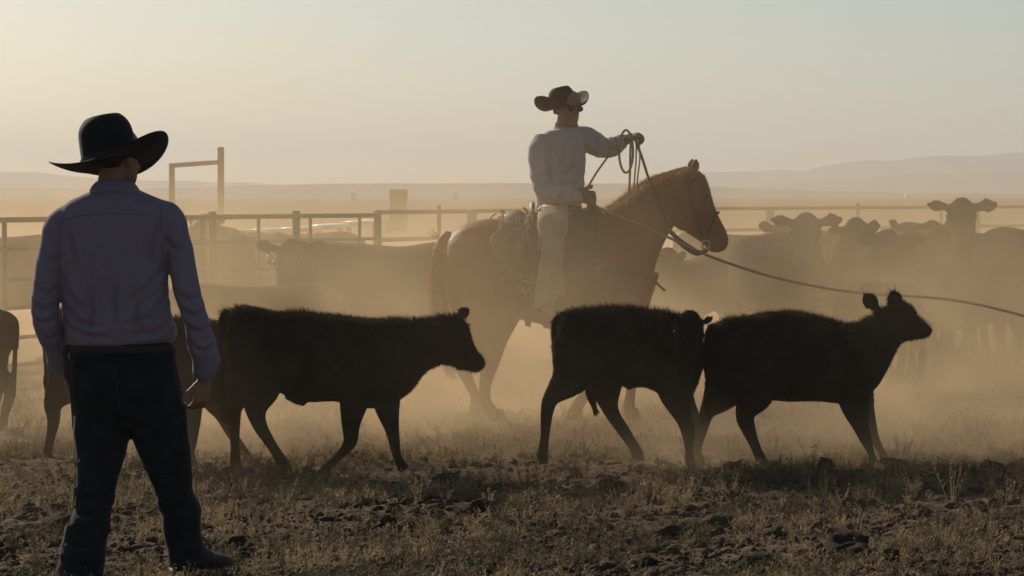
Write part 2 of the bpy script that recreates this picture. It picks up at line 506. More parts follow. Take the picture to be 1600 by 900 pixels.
def bovine_head(g, Mx, s=1.0, ear_up=0.1, ew=0.07, right_up=None, el=0.21):
    """head in its own space: x from poll to muzzle, y left, z up"""
    h = Geo()
    st = [((-0.05, 0.02), (-0.04, -0.17), 0.075), ((0.02, 0.05), (0.02, -0.22), 0.108), ((0.10, 0.045), (0.10, -0.235), 0.122), ((0.20, 0.03), (0.19, -0.21), 0.112),
          ((0.30, 0.005), (0.28, -0.18), 0.088), ((0.39, -0.02), (0.37, -0.17), 0.076), ((0.45, -0.035), (0.44, -0.165), 0.082), ((0.49, -0.065), (0.48, -0.15), 0.066)]
    h.prof(st, e=2.3)
    for sd in (-1, 1):
        ear(h, (0.035, 0.10 * sd, -0.03), (-0.25, sd, ear_up if right_up is None or sd < 0 else right_up), (-0.75, 0.2 * sd, 0.7), el if right_up is None or sd < 0 else el * 0.75, ew if right_up is None or sd < 0 else ew * 0.7, 0.014)
        h.ball((0.17, sd * 0.105, -0.035), (0.035, 0.02, 0.025), 8)
    g.merge(h, Mx @ Matrix.Scale(s, 4))

def leg(g, j, e=2.0):
    g.chain(j, ref=(0, 1, 0), n=12, e=e, sub=4, rc=0.2)

def sample(me, n, seed):
    me.calc_loop_triangles()
    T = np.empty(len(me.loop_triangles) * 3, np.int32); me.loop_triangles.foreach_get('vertices', T); T = T.reshape(-1, 3)
    V = coords(me); N = normals(me)
    a, b, c = V[T[:, 0]], V[T[:, 1]], V[T[:, 2]]
    ar = np.linalg.norm(np.cross(b - a, c - a), axis=1)
    r = np.random.default_rng(seed)
    i = r.choice(len(T), n, p=ar / ar.sum())
    u = r.random((n, 1)); v = r.random((n, 1)); k = (u + v) > 1; u = np.where(k, 1 - u, u); v = np.where(k, 1 - v, v)
    P = a[i] + u * (b[i] - a[i]) + v * (c[i] - a[i])
    NN = N[T[i, 0]] * (1 - u - v) + N[T[i, 1]] * u + N[T[i, 2]] * v
    return P, NN / (np.linalg.norm(NN, axis=1, keepdims=True) + 1e-9), r

def fur(name, me, n, seed, length, parent, material, comb=(-0.6, 0, -0.35), width=0.0022):
    P, N, r = sample(me, n, seed)
    L = length(P, N, r)
    D = N * 0.85 + np.array(comb) * 0.7 + r.normal(size=(n, 3)) * 0.28
    D += waves(P, 30, seed + 1)[:, None] * np.array((0.15, 0.1, 0.1))
    D /= np.linalg.norm(D, axis=1, keepdims=True)
    B = np.cross(D, r.normal(size=(n, 3))); B /= (np.linalg.norm(B, axis=1, keepdims=True) + 1e-9)
    Wd = width * r.uniform(0.6, 1.3, (n, 1))
    base = P - N * 0.004
    V = np.concatenate([base - B * Wd, base + B * Wd, base + D * L[:, None]])
    k = np.arange(n)
    return kind(obj(name, npmesh(name, V, np.stack([k, k + n, k + 2 * n], 1)), material, parent), 'stuff')

def hoof(parent, p, s, fwd=1.0, material=None):
    g = Geo()
    g.front([(-0.032 * s, 0.03 * s, 0.055 * s, 0.032 * s, 0), (-0.036 * s, 0.04 * s, 0.03 * s, 0.037 * s, 0), (-0.036 * s, 0.052 * s, 0.004 * s, 0.04 * s, 0), (-0.035 * s, 0.05 * s, -0.01 * s, 0.038 * s, 0)], n=12, sub=2, rc=0.05)
    o = obj('hoof', g, material or M['hoof'], parent, loc=(p[0], p[1], p[2]), rot=(0, 0, 0 if fwd > 0 else math.pi))
    return o

def calf_thing(label, fr, rz, g, hoofs, eyes, seed, flip=False, sink=0.0, vox=0.0105, n=52000, tail=None, rims=None, face=None):
    t = thing('calf', label, 'calf', fr.loc(sink), rz, 'black calves crossing in front')
    me = fuse('body', g, vox, 4)
    setco(me, coords(me) - normals(me) * 0.007)
    wrinkle(me, 0.003, 28, seed, ridge=False)
    obj('body', me, M['calf'], t)
    def ln(P, N, r):
        up = np.clip(N[:, 2], 0, 1)
        body = np.clip((P[:, 2] - 0.35) / 0.25, 0, 1)
        return (0.010 + 0.028 * up ** 1.5 * body + 0.010 * body) * r.uniform(0.5, 1.35, len(P)) * (0.75 + 0.5 * np.clip(waves(P, 22, seed + 5), -1, 1) * 0.6)
    fur('coat_fur', me, n, seed, ln, t, M['fur'])
    for rims_, nm, mt_ in ((rims, 'lit_ear_hair', 'earhair'), (face, 'lit_face_hair', 'facehair')):
        if not rims_: continue
        P, N, r = sample(me, 60000, seed + 9)
        keep = np.zeros(len(P), bool)
        for c, rad in rims_: keep |= np.linalg.norm(P - np.array(c), axis=1) < rad
        P = P[keep]; N = N[keep]; n2 = len(P)
        D = N * 0.9 + r.normal(size=(n2, 3)) * 0.35; D /= np.linalg.norm(D, axis=1, keepdims=True)
        B = np.cross(D, r.normal(size=(n2, 3))); B /= np.linalg.norm(B, axis=1, keepdims=True)
        VV = np.concatenate([P - B * 0.0014, P + B * 0.0014, P + D * (0.010 * r.uniform(0.5, 1.4, (n2, 1)))])
        kk_ = np.arange(n2)
        kind(obj(nm, npmesh(nm, VV, np.stack([kk_, kk_ + n2, kk_ + 2 * n2], 1)), M[mt_], t), 'stuff')
    for h in hoofs: hoof(t, h, 0.72)
    for e in eyes:
        obj('eye', Geo().ball(e, (0.016, 0.012, 0.014), 8), M['eye'], t)
    if tail:
        tg = Geo()
        for i in range(70):
            q = cr([(a[0] + random.gauss(0, a[3] * 0.5), a[1] + random.gauss(0, a[3] * 0.5), a[2] + random.gauss(0, 0.008)) for a in tail], 3)
            tg.chain([(b[0], b[1], b[2], 0.003 * (1 - 0.6 * i2 / len(q))) for i2, b in enumerate(q)], n=4, sub=1)
        obj('tail_tuft', tg, M['fur'], t)
    return t

LY = 0.11   # half spacing of a calf's legs
def hind(fr, pts, y, w=1.0):
    """hind leg: pts (px, py) hip, stifle, hock, cannon, fetlock, toe with radii across in px"""
    return [(fr.x(a), y * (1.0 if i else 0.75), fr.z(b), r / fr.k * w * 1.12, r2 / fr.k * w * 1.12) for i, (a, b, r, r2) in enumerate(pts)]

# calf nearest the standing man ------------------------------------------------
fr = Fr(520, 16.5)
def p2(f, a, b): return (f.x(a), f.z(b))
def trunk1(g, fr, dx=0, dy=0, bulge=1.0):
    q = lambda a, b: p2(fr, a + dx, b + dy)
    g.prof([(q(352, 510), q(352, 560), 0.07), (q(357, 486), q(360, 590), 0.125), (q(372, 474), q(385, 604), 0.165), (q(405, 474), q(415, 605), 0.185),
            (q(440, 483), q(445, 614), 0.205), (q(485, 483), q(485, 626), 0.23), (q(533, 488), q(530, 626), 0.235), (q(585, 492), q(575, 636), 0.21), (q(620, 494), q(612, 630), 0.18),
            (q(645, 496), q(640, 610), 0.14), (q(660, 500), q(652, 590), 0.10)], e=2.25)
def head_profile(g, fr, dx=0, dy=0):
    q = lambda a, b: p2(fr, a + dx, b + dy)
    g.prof([(q(610, 496), q(622, 625), 0.13), (q(640, 493), q(645, 606), 0.12), (q(662, 490), q(664, 580), 0.105), (q(682, 488), q(684, 568), 0.092), (q(698, 486), q(694, 566), 0.085),
            (q(716, 489), q(704, 568), 0.088), (q(730, 497), q(712, 572), 0.086), (q(737, 512), q(719, 575), 0.074), (q(740, 528), q(728, 575), 0.058), (q(746, 543), q(736, 577), 0.052), (q(755, 553), q(744, 579), 0.058), (q(759, 560), q(752, 575), 0.05)], e=2.3)
g = Geo()
trunk1(g, fr); head_profile(g, fr)
ear(g, fr.p(690, 492, -0.075), (-0.5, -0.8, -0.25), (0.3, -0.2, 1), 0.10, 0.042)
ear(g, fr.p(712, 492, 0.06), (0.6, 0.5, 0.36), (-0.4, 0, 1), 0.115, 0.042, 0.018)
H1 = [(392, 540, 42, 26), (380, 590, 34, 20), (364, 630, 16, 11), (362, 650, 12, 9), (363, 690, 8, 7), (364, 715, 8.5, 8), (366, 733, 10, 9)]
H2 = [(405, 550, 42, 26), (407, 600, 32, 19), (402, 635, 17, 12), (410, 662, 12, 9), (430, 695, 8.5, 7.5), (444, 717, 9.5, 8), (452, 734, 11, 9)]
F1 = [(565, 560, 34, 18), (556, 615, 24, 15), (550, 655, 16, 12), (548, 685, 12, 10), (530, 706, 8.5, 8), (513, 722, 9, 8), (506, 734, 10, 9)]
F2 = [(598, 560, 32, 18), (602, 625, 22, 15), (609, 660, 14, 12), (614, 685, 11, 10), (618, 708, 8, 7.5), (625, 724, 9, 8), (632, 735, 10, 9)]
leg(g, hind(fr, H1, LY)); leg(g, hind(fr, H2, -LY)); leg(g, hind(fr, F1, -LY)); leg(g, hind(fr, F2, LY))
g.chain([(*fr.p(356, 482, 0), 0.03), (*fr.p(346, 495, 0), 0.025), (*fr.p(344, 530, 0), 0.017), (*fr.p(346, 570, 0.0), 0.013), (*fr.p(348, 600, 0), 0.012)])
g.chain([(*fr.p(448, 612, 0), 0.035), (*fr.p(464, 622, 0), 0.028), (*fr.p(476, 628, 0), 0.018)])
calf_thing('shaggy black calf walking right, just right of the standing man, its head held low', fr, 0, g,
           [fr.p(366, 735, LY), fr.p(452, 736, -LY), fr.p(502, 736, -LY), fr.p(632, 737, LY)], [fr.p(727, 517, -0.082), fr.p(727, 517, 0.082)], 21, rims=[(fr.p(684, 497, -0.14), 0.06), (fr.p(722, 487, 0.1), 0.05)],
           tail=[(*fr.p(347, 580, 0), 0.012), (*fr.p(347, 620, 0), 0.02), (*fr.p(349, 655, 0), 0.012)])

# calf hidden behind the standing man -----------------------------------------
fr = Fr(240, 17.1)
g = Geo()
dx, dy = -277, 2
trunk1(g, fr, dx, dy); head_profile(g, fr, dx, dy + 12)
ear(g, fr.p(690 + dx, 500, -0.075), (-0.5, -0.8, -0.25), (0.3, -0.2, 1), 0.10, 0.042)
ear(g, fr.p(706 + dx, 500, 0.06), (0.35, 0.7, 0.12), (-0.3, 0, 1), 0.10, 0.036)
G1 = [(118, 545, 42, 26), (108, 592, 32, 19), (88, 625, 17, 11), (87, 650, 12, 9), (81, 685, 8, 7), (77, 708, 9, 8), (77, 724, 10, 9)]
G2 = [(140, 550, 42, 26), (142, 600, 30, 18), (150, 640, 17, 12), (160, 665, 12, 9), (170, 695, 8.5, 7.5), (176, 710, 9.5, 8), (182, 724, 11, 9)]
G3 = [(300, 560, 32, 18), (300, 615, 22, 15), (303, 650, 14, 11), (302, 675, 11, 10), (299, 700, 8, 7.5), (300, 712, 9, 8), (304, 724, 10, 9)]
G4 = [(322, 560, 32, 18), (330, 620, 20, 15), (345, 650, 13, 11), (356, 675, 10, 9), (372, 698, 8, 7.5), (380, 712, 9, 8), (384, 722, 10, 9)]
leg(g, hind(fr, G1, -LY)); leg(g, hind(fr, G2, LY)); leg(g, hind(fr, G3, -LY)); leg(g, hind(fr, G4, LY))
g.chain([(*fr.p(80, 484, 0), 0.03), (*fr.p(70, 500, 0), 0.022), (*fr.p(68, 540, 0), 0.017), (*fr.p(72, 580, 0), 0.013)])
calf_thing('black calf mostly hidden behind the standing man, hind leg showing to his left', fr, 0, g,
           [fr.p(77, 726, -LY), fr.p(182, 726, LY), fr.p(304, 726, -LY), fr.p(384, 724, LY)], [fr.p(727 + dx, 528, -0.082)], 31, n=30000,
           tail=[(*fr.p(72, 570, 0), 0.012), (*fr.p(71, 595, 0), 0.02), (*fr.p(74, 612, 0), 0.012)])

# middle calf, head turned to the camera --------------------------------------
fr = Fr(960, 16.6)
q = lambda a, b: p2(fr, a, b)
g = Geo()
g.prof([(q(868, 525), q(868, 570), 0.07), (q(872, 503), q(874, 592), 0.125), (q(885, 493), q(895, 604), 0.165), (q(915, 488), q(920, 604), 0.185), (q(950, 485), q(950, 604), 0.20),
        (q(980, 485), q(980, 610), 0.215), (q(1012, 488), q(1008, 612), 0.21), (q(1040, 492), q(1036, 624), 0.185), (q(1064, 498), q(1062, 632), 0.165), (q(1082, 504), q(1080, 628), 0.14), (q(1096, 522), q(1092, 606), 0.09)], e=2.25)
hd = Vector(fr.p(1076, 496, -0.24))
g.chain([(*fr.p(1040, 545, 0), 0.16, 0.12), (*fr.p(1060, 535, -0.08), 0.135, 0.11), (hd.x - 0.005, hd.y + 0.06, hd.z - 0.07, 0.09, 0.085)], n=16)
Mh = Matrix.Translation(hd) @ Euler((R(-6), 0, R(-95))).to_matrix().to_4x4() @ Euler((0, R(58), 0)).to_matrix().to_4x4()
bovine_head(g, Mh, 0.73, ear_up=0.0, ew=0.06, right_up=1.3, el=0.17)
A1 = [(905, 540, 40, 26), (893, 590, 32, 20), (864, 622, 15, 11), (856, 640, 12, 9), (852, 680, 8.5, 7), (849, 705, 9, 8), (847, 722, 10, 9)]
A2 = [(935, 550, 40, 26), (945, 600, 30, 18), (953, 638, 16, 12), (962, 660, 12, 9), (982, 690, 8.5, 7.5), (994, 708, 9.5, 8), (1000, 722, 11, 9)]
A3 = [(1042, 570, 32, 18), (1054, 625, 22, 15), (1068, 660, 13, 11), (1075, 685, 11, 10), (1076, 708, 8, 7.5), (1077, 722, 9, 8), (1082, 734, 10, 9)]
A4 = [(1052, 570, 32, 18), (1066, 625, 20, 15), (1084, 660, 12, 11), (1092, 685, 10, 9), (1090, 708, 8, 7.5), (1092, 720, 9, 8), (1097, 730, 10, 9)]
leg(g, hind(fr, A1, -LY)); leg(g, hind(fr, A2, LY)); leg(g, hind(fr, A3, -LY)); leg(g, hind(fr, A4, LY))
g.chain([(*fr.p(874, 500, 0), 0.03), (*fr.p(866, 515, 0), 0.024), (*fr.p(868, 550, -0.04), 0.016), (*fr.p(890, 590, -0.15), 0.012), (*fr.p(915, 606, -0.17), 0.012)])
g.chain([(*fr.p(975, 600, 0), 0.03), (*fr.p(985, 613, 0), 0.014)])
calf_thing('black calf in the middle with its head turned towards the camera', fr, 0, g,
           [fr.p(847, 725, -LY), fr.p(1000, 725, LY), fr.p(1082, 737, -LY), fr.p(1097, 733, LY)],
           [tuple(Mh @ Vector((0.105, s * 0.076, -0.02))) for s in (-1, 1)], 41, sink=0.0, rims=[(tuple(Mh @ Vector((0.0, -0.16, -0.02))), 0.085), (tuple(Mh @ Vector((0.0, 0.12, 0.06))), 0.07)], face=[(tuple(Mh @ Vector((0.06, 0, 0.02))), 0.10), (tuple(Mh @ Vector((0.17, 0, 0.0))), 0.10), (tuple(Mh @ Vector((0.29, 0, -0.04))), 0.08)],
           tail=[(*fr.p(914, 602, -0.17), 0.012), (*fr.p(922, 620, -0.17), 0.022), (*fr.p(930, 648, -0.17), 0.014)])

# calf on the right ---------------------------------------------------------------
rot3 = R(14)
fr = Fr(1250, 16.7, rot3)
q = lambda a, b: p2(fr, a, b)
g = Geo()
g.prof([(q(1104, 530), q(1104, 580), 0.07), (q(1110, 508), q(1112, 605), 0.125), (q(1130, 496), q(1140, 620), 0.17), (q(1165, 490), q(1175, 622), 0.19), (q(1200, 485), q(1205, 624), 0.205),
        (q(1235, 484), q(1235, 627), 0.22), (q(1268, 489), q(1268, 627), 0.225), (q(1305, 498), q(1305, 630), 0.205), (q(1335, 504), q(1335, 632), 0.175), (q(1362, 508), q(1358, 622), 0.13), (q(1376, 514), q(1372, 604), 0.09)], e=2.25)
g.prof([(q(1320, 502), q(1350, 625), 0.135), (q(1345, 501), q(1376, 604), 0.12), (q(1362, 494), q(1392, 580), 0.10), (q(1376, 486), q(1402, 558), 0.088), (q(1390, 476), q(1410, 542), 0.082),
        (q(1404, 467), q(1417, 536), 0.084), (q(1418, 467), q(1424, 534), 0.086), (q(1431, 475), q(1431, 533), 0.080), (q(1439, 489), q(1438, 531), 0.062), (q(1447, 499), q(1444, 529), 0.052), (q(1457, 505), q(1452, 529), 0.056), (q(1463, 511), q(1459, 525), 0.048)], e=2.3)
ear(g, fr.p(1381, 483, 0.06), (-0.55, 0.35, 0.75), (0.75, 0, 0.5), 0.13, 0.058, 0.019)
ear(g, fr.p(1402, 482, -0.06), (-0.42, -0.35, 0.9), (0.85, 0, 0.35), 0.135, 0.058, 0.019)
B1 = [(1145, 555, 42, 26), (1140, 605, 32, 19), (1114, 640, 15, 11), (1108, 655, 12, 9), (1097, 690, 8.5, 7), (1096, 712, 9, 8), (1099, 732, 10, 9)]
B2 = [(1165, 555, 42, 26), (1170, 605, 32, 20), (1154, 640, 17, 12), (1158, 660, 13, 10), (1172, 695, 9, 7.5), (1182, 718, 10, 8), (1189, 738, 11, 9)]
B3 = [(1322, 570, 34, 18), (1328, 625, 25, 16), (1338, 660, 15, 12), (1346, 682, 11, 10), (1354, 702, 8, 7.5), (1358, 716, 8, 8), (1364, 731, 10, 9)]
B4 = [(1345, 570, 32, 18), (1360, 625, 22, 15), (1372, 655, 12, 11), (1379, 678, 10, 9), (1388, 698, 8, 7.5), (1395, 712, 8, 8), (1402, 728, 10, 9)]
leg(g, hind(fr, B1, LY)); leg(g, hind(fr, B2, -LY)); leg(g, hind(fr, B3, -LY)); leg(g, hind(fr, B4, LY))
g.chain([(*fr.p(1112, 505, 0), 0.03), (*fr.p(1103, 520, 0), 0.024), (*fr.p(1101, 560, 0), 0.016), (*fr.p(1104, 600, 0), 0.013)])
calf_thing('black calf on the right striding away, ears up and nose lifted', fr, rot3, g,
           [fr.p(1099, 736, LY), fr.p(1189, 740, -LY), fr.p(1364, 733, -LY), fr.p(1402, 730, LY)], [fr.p(1428, 487, -0.08), fr.p(1428, 487, 0.08)], 51,
           tail=[(*fr.p(1103, 590, 0), 0.012), (*fr.p(1104, 620, 0), 0.02), (*fr.p(1106, 650, 0), 0.012)])

# background cattle -----------------------------------------------------------------
def cow_mesh(turn, pitch, headz, seed, ear_up=-0.02, roll=0.0, hs=1.08, el=0.21):
    g = Geo()
    g.prof([((-0.86, 1.02), (-0.85, 0.80), 0.10), ((-0.80, 1.16), (-0.78, 0.66), 0.20), ((-0.62, 1.22), (-0.60, 0.58), 0.26), ((-0.3, 1.19), (-0.3, 0.52), 0.33), (((0.05), 1.17), (0.05, 0.46), 0.37),
            ((0.35, 1.18), (0.35, 0.47), 0.33), ((0.6, 1.21), (0.6, 0.50), 0.27), ((0.78, 1.18), (0.76, 0.58), 0.2), ((0.88, 1.1), (0.84, 0.7), 0.12)], e=2.3)
    hx = 0.78 + 0.42 * math.cos(turn); hy = 0.42 * math.sin(turn)
    g.chain([(0.55, 0, 0.92, 0.27, 0.2), (0.78, hy * 0.2, 0.98, 0.22, 0.17), (0.78 + (hx - 0.78) * 0.6, hy * 0.6, (1.0 + headz) / 2 - 0.02, 0.17, 0.14), (hx, hy, headz - 0.1, 0.125, 0.11)], n=16)
    Mh = Matrix.Translation((hx, hy, headz)) @ Euler((0, 0, turn * 1.15)).to_matrix().to_4x4() @ Euler((roll, pitch, 0)).to_matrix().to_4x4()
    bovine_head(g, Mh, hs, ear_up=ear_up, el=el)
    for sd, off in ((-1, 0.05), (1, -0.12)):
        leg(g, [(-0.62, sd * 0.12, 0.85, 0.2, 0.12), (-0.66, sd * 0.16, 0.65, 0.15, 0.1), (-0.74 + off, sd * 0.16, 0.44, 0.07, 0.055), (-0.70 + off, sd * 0.16, 0.2, 0.045, 0.04), (-0.68 + off, sd * 0.16, 0.08, 0.05, 0.045), (-0.65 + off, sd * 0.16, 0.0, 0.06, 0.055)])
        leg(g, [(0.6, sd * 0.12, 0.8, 0.15, 0.1), (0.6 - off, sd * 0.16, 0.55, 0.085, 0.075), (0.6 - off, sd * 0.16, 0.38, 0.06, 0.055), (0.6 - off, sd * 0.16, 0.2, 0.043, 0.04), (0.61 - off, sd * 0.16, 0.08, 0.05, 0.045), (0.63 - off, sd * 0.16, 0.0, 0.06, 0.055)])
    g.chain([(-0.80, 0, 1.14, 0.04), (-0.9, 0, 1.05, 0.032), (-0.9, 0, 0.8, 0.02), (-0.88, 0.02, 0.5, 0.03), (-0.88, 0.02, 0.34, 0.02)])
    me = fuse('body', g, 0.02, 3)
    wrinkle(me, 0.006, 12, seed, ridge=False)
    return me, Mh
cow_var = {
    'ahead': cow_mesh(R(8), R(48), 1.27, 1), 'left': cow_mesh(R(75), R(55), 1.22, 2), 'right': cow_mesh(R(-70), R(52), 1.30, 3), 'up': cow_mesh(R(-18), R(38), 1.42, 4), 'low': cow_mesh(R(15), R(62), 0.92, 5),
    'up2': cow_mesh(R(32), R(56), 1.34, 6, -0.55, R(8), 1.0, 0.19), 'up3': cow_mesh(R(-42), R(30), 1.40, 7, 0.35, R(-7), 1.0, 0.17), 'up4': cow_mesh(R(50), R(64), 1.28, 8, -0.25, R(-12), 1.12, 0.2)}
COWN = 0
def cow(label, var, px, Y, head_deg, s=1.0, m='cow', white=False, eartag=None, name='cow', pz=0.0):
    global COWN
    X = wx(px, Y)
    t = thing(name, label, 'cow' if name == 'cow' else 'calf', (X, Y, float(gz(X, Y)) + pz), R(head_deg), 'cattle standing in the dust')
    t.scale = (s, s, s)
    me, Mh = cow_var[var]
    if m != 'cow': me = me.copy()
    obj('body', me, M[m], t)
    for sd in (-1, 1):
        obj('eye', Geo().ball((0, 0, 0), 0.024, 8), M['eye'], t, loc=Mh @ Vector((0.175, sd * 0.118, -0.03)))
    for h in ((-0.65, 0.16), (-0.62, -0.16), (0.6, 0.16), (0.6, -0.16)):
        hoof(t, (h[0], h[1], 0.0), 1.15)
    if white:
        w = Geo(); bl = Geo()
        bl.prof([((0.06, 0.054), (0.06, -0.02), 0.06), ((0.16, 0.045), (0.16, -0.03), 0.055), ((0.3, 0.012), (0.29, -0.05), 0.05), ((0.42, -0.02), (0.41, -0.1), 0.06), ((0.48, -0.05), (0.47, -0.12), 0.06)])
        w.merge(bl, Mh)
        obj('white_blaze', w, M['pale'], t)
    if eartag is not None:
        a = Mh @ Vector((0.04, eartag * 0.2, -0.09))
        g2 = Geo().prof([((-0.006, 0.0), (-0.006, -0.09), 0.02), ((-0.002, 0.0), (-0.002, -0.1), 0.036), ((0.004, 0), (0.004, -0.1), 0.036)], n=10)
        e = obj('ear_tag', g2, M['tag'], t, loc=a, rot=(0, 0, Mh.to_euler().z))
        e['label'] = 'pale ear tag'
    return t

cow('dark cow left of the horse, head turned to the camera, pale ear tag', 'left', 628, 24.0, 172, 0.98, eartag=-1)
cow('cow back just showing over the cow with the pale ear tag', 'ahead', 590, 27.5, 10, 0.98, 'cowbrown')
cow('dark cow behind the fence rails next to the standing man', 'low', 318, 30.0, 60, 1.0)
cow('pale faced cow behind the fence, between two thin fence posts', 'up', 402, 32.5, -110, 0.95, 'cowbrown', white=True)
cow('small brown cow far behind the fence below the middle wooden post', 'ahead', 468, 36.0, 165, 0.95, 'cowbrown')
cow('low dark calf lying back in dust in front of the fence', 'low', 405, 22.6, 175, 0.72, name='calf')
cow('cow seen through the pipe fence at the left edge', 'ahead', -5, 27.0, 150, 1.0)
cow('calf rump and hind leg cut off by the left edge of the picture', 'ahead', -122, 19.2, 180, 0.70, 'cow', name='calf')
cow('cow facing the camera right of the horse, both ears spread wide', 'up', 1212, 26.5, -76, 1.0)
cow('cow back rising behind the wide eared cow', 'ahead', 1305, 31.0, 12, 0.99)
cow('cow with rounded poll, third head from the horse muzzle', 'up2', 1350, 28.0, -112, 1.0, 'cowbrown')
cow('cow tucked low between two heads in the dust', 'up4', 1402, 26.2, -118, 0.98)
cow('tallest cow of the right herd, pricked ears above the fence line', 'up', 1452, 29.0, -78, 1.07)
cow('cow with sunlit neck at the right, facing left', 'left', 1600, 28.0, 176, 1.0)
cow('dark calf in thick dust below the herd, facing left', 'left', 1372, 23.4, -122, 0.74, name='calf')
cow('cow partly cut off by the right edge of the picture', 'right', 1640, 25.5, -60, 1.05)
cow('cow back in the second row behind the wide eared cow, right of it', 'up3', 1275, 29.5, -20, 0.93)
cow('dark cow filling the gap between the dust calf and the tallest cow', 'ahead', 1425, 26.5, -110, 0.98)
cow('cow standing broadside low in the dust right of the dust calf', 'ahead', 1490, 25.5, 168, 0.84)
cow('cow half hidden right of the tallest cow, head towards the camera', 'up2', 1500, 30.5, -125, 0.98)
cow('cow between horse muzzle and the wide eared cow, further back', 'right', 1150, 33.0, -40, 0.98)
cow('broadside cow in the back row under the far fence rail', 'ahead', 1345, 34.0, 5, 0.98)
cow('white faced cow showing under the horse jaw', 'up4', 1072, 27.5, -120, 0.84, 'cowbrown', white=True)
cow('cow at the back of the right herd near the right edge', 'up3', 1540, 29.0, -40, 1.0)

# ------------------------------------------------------------------ horse
HY = 20.0
fr = Fr(860, HY)
q = lambda a, b: p2(fr, a, b)
g = Geo()
g.prof([(q(694, 398), q(694, 445), 0.09), (q(699, 378), q(702, 478), 0.19), (q(712, 362), q(718, 492), 0.245), (q(732, 351), q(742, 498), 0.275), (q(764, 345), q(778, 500), 0.29), (q(800, 347), q(812, 503), 0.30),
        (q(850, 350), q(860, 511), 0.315), (q(900, 346), q(905, 513), 0.30), (q(936, 336), q(945, 509), 0.26), (q(962, 330), q(980, 500), 0.235), (q(985, 334), q(1004, 486), 0.19), (q(1000, 360), q(1014, 468), 0.13)], e=2.25, n=24)
g.prof([(q(940, 338), q(1006, 486), 0.20), (q(960, 330), q(1018, 452), 0.17), (q(982, 313), q(1022, 424), 0.135), (q(1003, 297), q(1032, 396), 0.11), (q(1028, 284), q(1044, 370), 0.095), (q(1052, 276), q(1054, 356), 0.086), (q(1072, 271), q(1062, 352), 0.08)], e=2.1, n=20)
g.prof([(q(1070, 271), q(1052, 345), 0.075), (q(1086, 270), q(1062, 358), 0.09), (q(1099, 278), q(1073, 367), 0.10), (q(1107, 294), q(1083, 373), 0.10), (q(1113, 312), q(1092, 379), 0.088), (q(1119, 330), q(1099, 384), 0.07), (q(1126, 346), q(1104, 390), 0.062), (q(1133, 360), q(1108, 395), 0.062), (q(1138, 373), q(1117, 398), 0.058), (q(1138, 384), q(1126, 397), 0.042)], e=2.2, n=20)
for sd, px in ((-1, 1084), (1, 1080)):
    ear(g, fr.p(px, 274, 0.05 * sd), (0.12, 0.25 * sd, 1), (1, 0.0, 0), 0.105, 0.03, 0.014)
hb = [(772, 440, 48, 34), (770, 490, 40, 28), (766, 535, 24, 18), (764, 570, 14, 11), (759, 600, 8, 8), (758, 625, 8, 7.5), (767, 642, 9, 8.5), (778, 654, 11, 10)]
ha = [(745, 440, 48, 34), (745, 500, 36, 26), (733, 545, 20, 16), (723, 575, 13, 11), (733, 604, 8, 8), (743, 626, 8, 7.5), (742, 642, 9, 8.5), (746, 655, 11, 10)]
fa = [(985, 430, 42, 24), (985, 490, 26, 20), (990, 545, 15, 13), (992, 580, 12, 11), (988, 610, 7.5, 7.5), (985, 632, 8.5, 8), (984, 642, 9, 9), (990, 655, 12, 11)]
fb = [(980, 430, 42, 24), (972, 490, 26, 20), (955, 545, 15, 13), (946, 578, 12, 11), (924, 605, 7.5, 7.5), (906, 627, 8.5, 8), (900, 638, 9, 9), (896, 652, 12, 11)]
leg(g, hind(fr, hb, -0.15)); leg(g, hind(fr, ha, 0.15)); leg(g, hind(fr, fa, 0.13)); leg(g, hind(fr, fb, -0.13))
g.chain([(*fr.p(704, 372, 0), 0.05), (*fr.p(694, 380, 0), 0.045), (*fr.p(684, 400, 0), 0.04), (*fr.p(680, 440, 0), 0.035), (*fr.p(682, 480, 0), 0.025)])
for sd in (-1, 1):
    g.ball(fr.p(1101, 309, 0.092 * sd), (0.03, 0.02, 0.026), 8)
    g.ball(fr.p(1072, 345, 0.07 * sd), (0.10, 0.03, 0.085), 8)
horse = thing('horse', 'brown sorrel horse under the rider, standing side on facing right', 'horse', fr.loc(), 0)
me = fuse('body', g, 0.0125, 4)
wrinkle(me, 0.004, 12, 61, ridge=False)
obj('body', me, M['horse'], horse)
fur('coat_hair', me, 60000, 63, lambda P, N, r: 0.011 * r.uniform(0.5, 1.3, len(P)), horse, M['horsehair'], comb=(-0.5, 0, -0.4), width=0.0018)
for p in ((778, 656, -0.15), (746, 657, 0.15), (990, 658, 0.13), (894, 655, -0.13)):
    hoof(horse, fr.p(*p), 1.25)
for sd in (-1, 1):
    obj('eye', Geo().ball(fr.p(1103, 309, 0.104 * sd), (0.018, 0.012, 0.016), 8), M['eye'], horse)
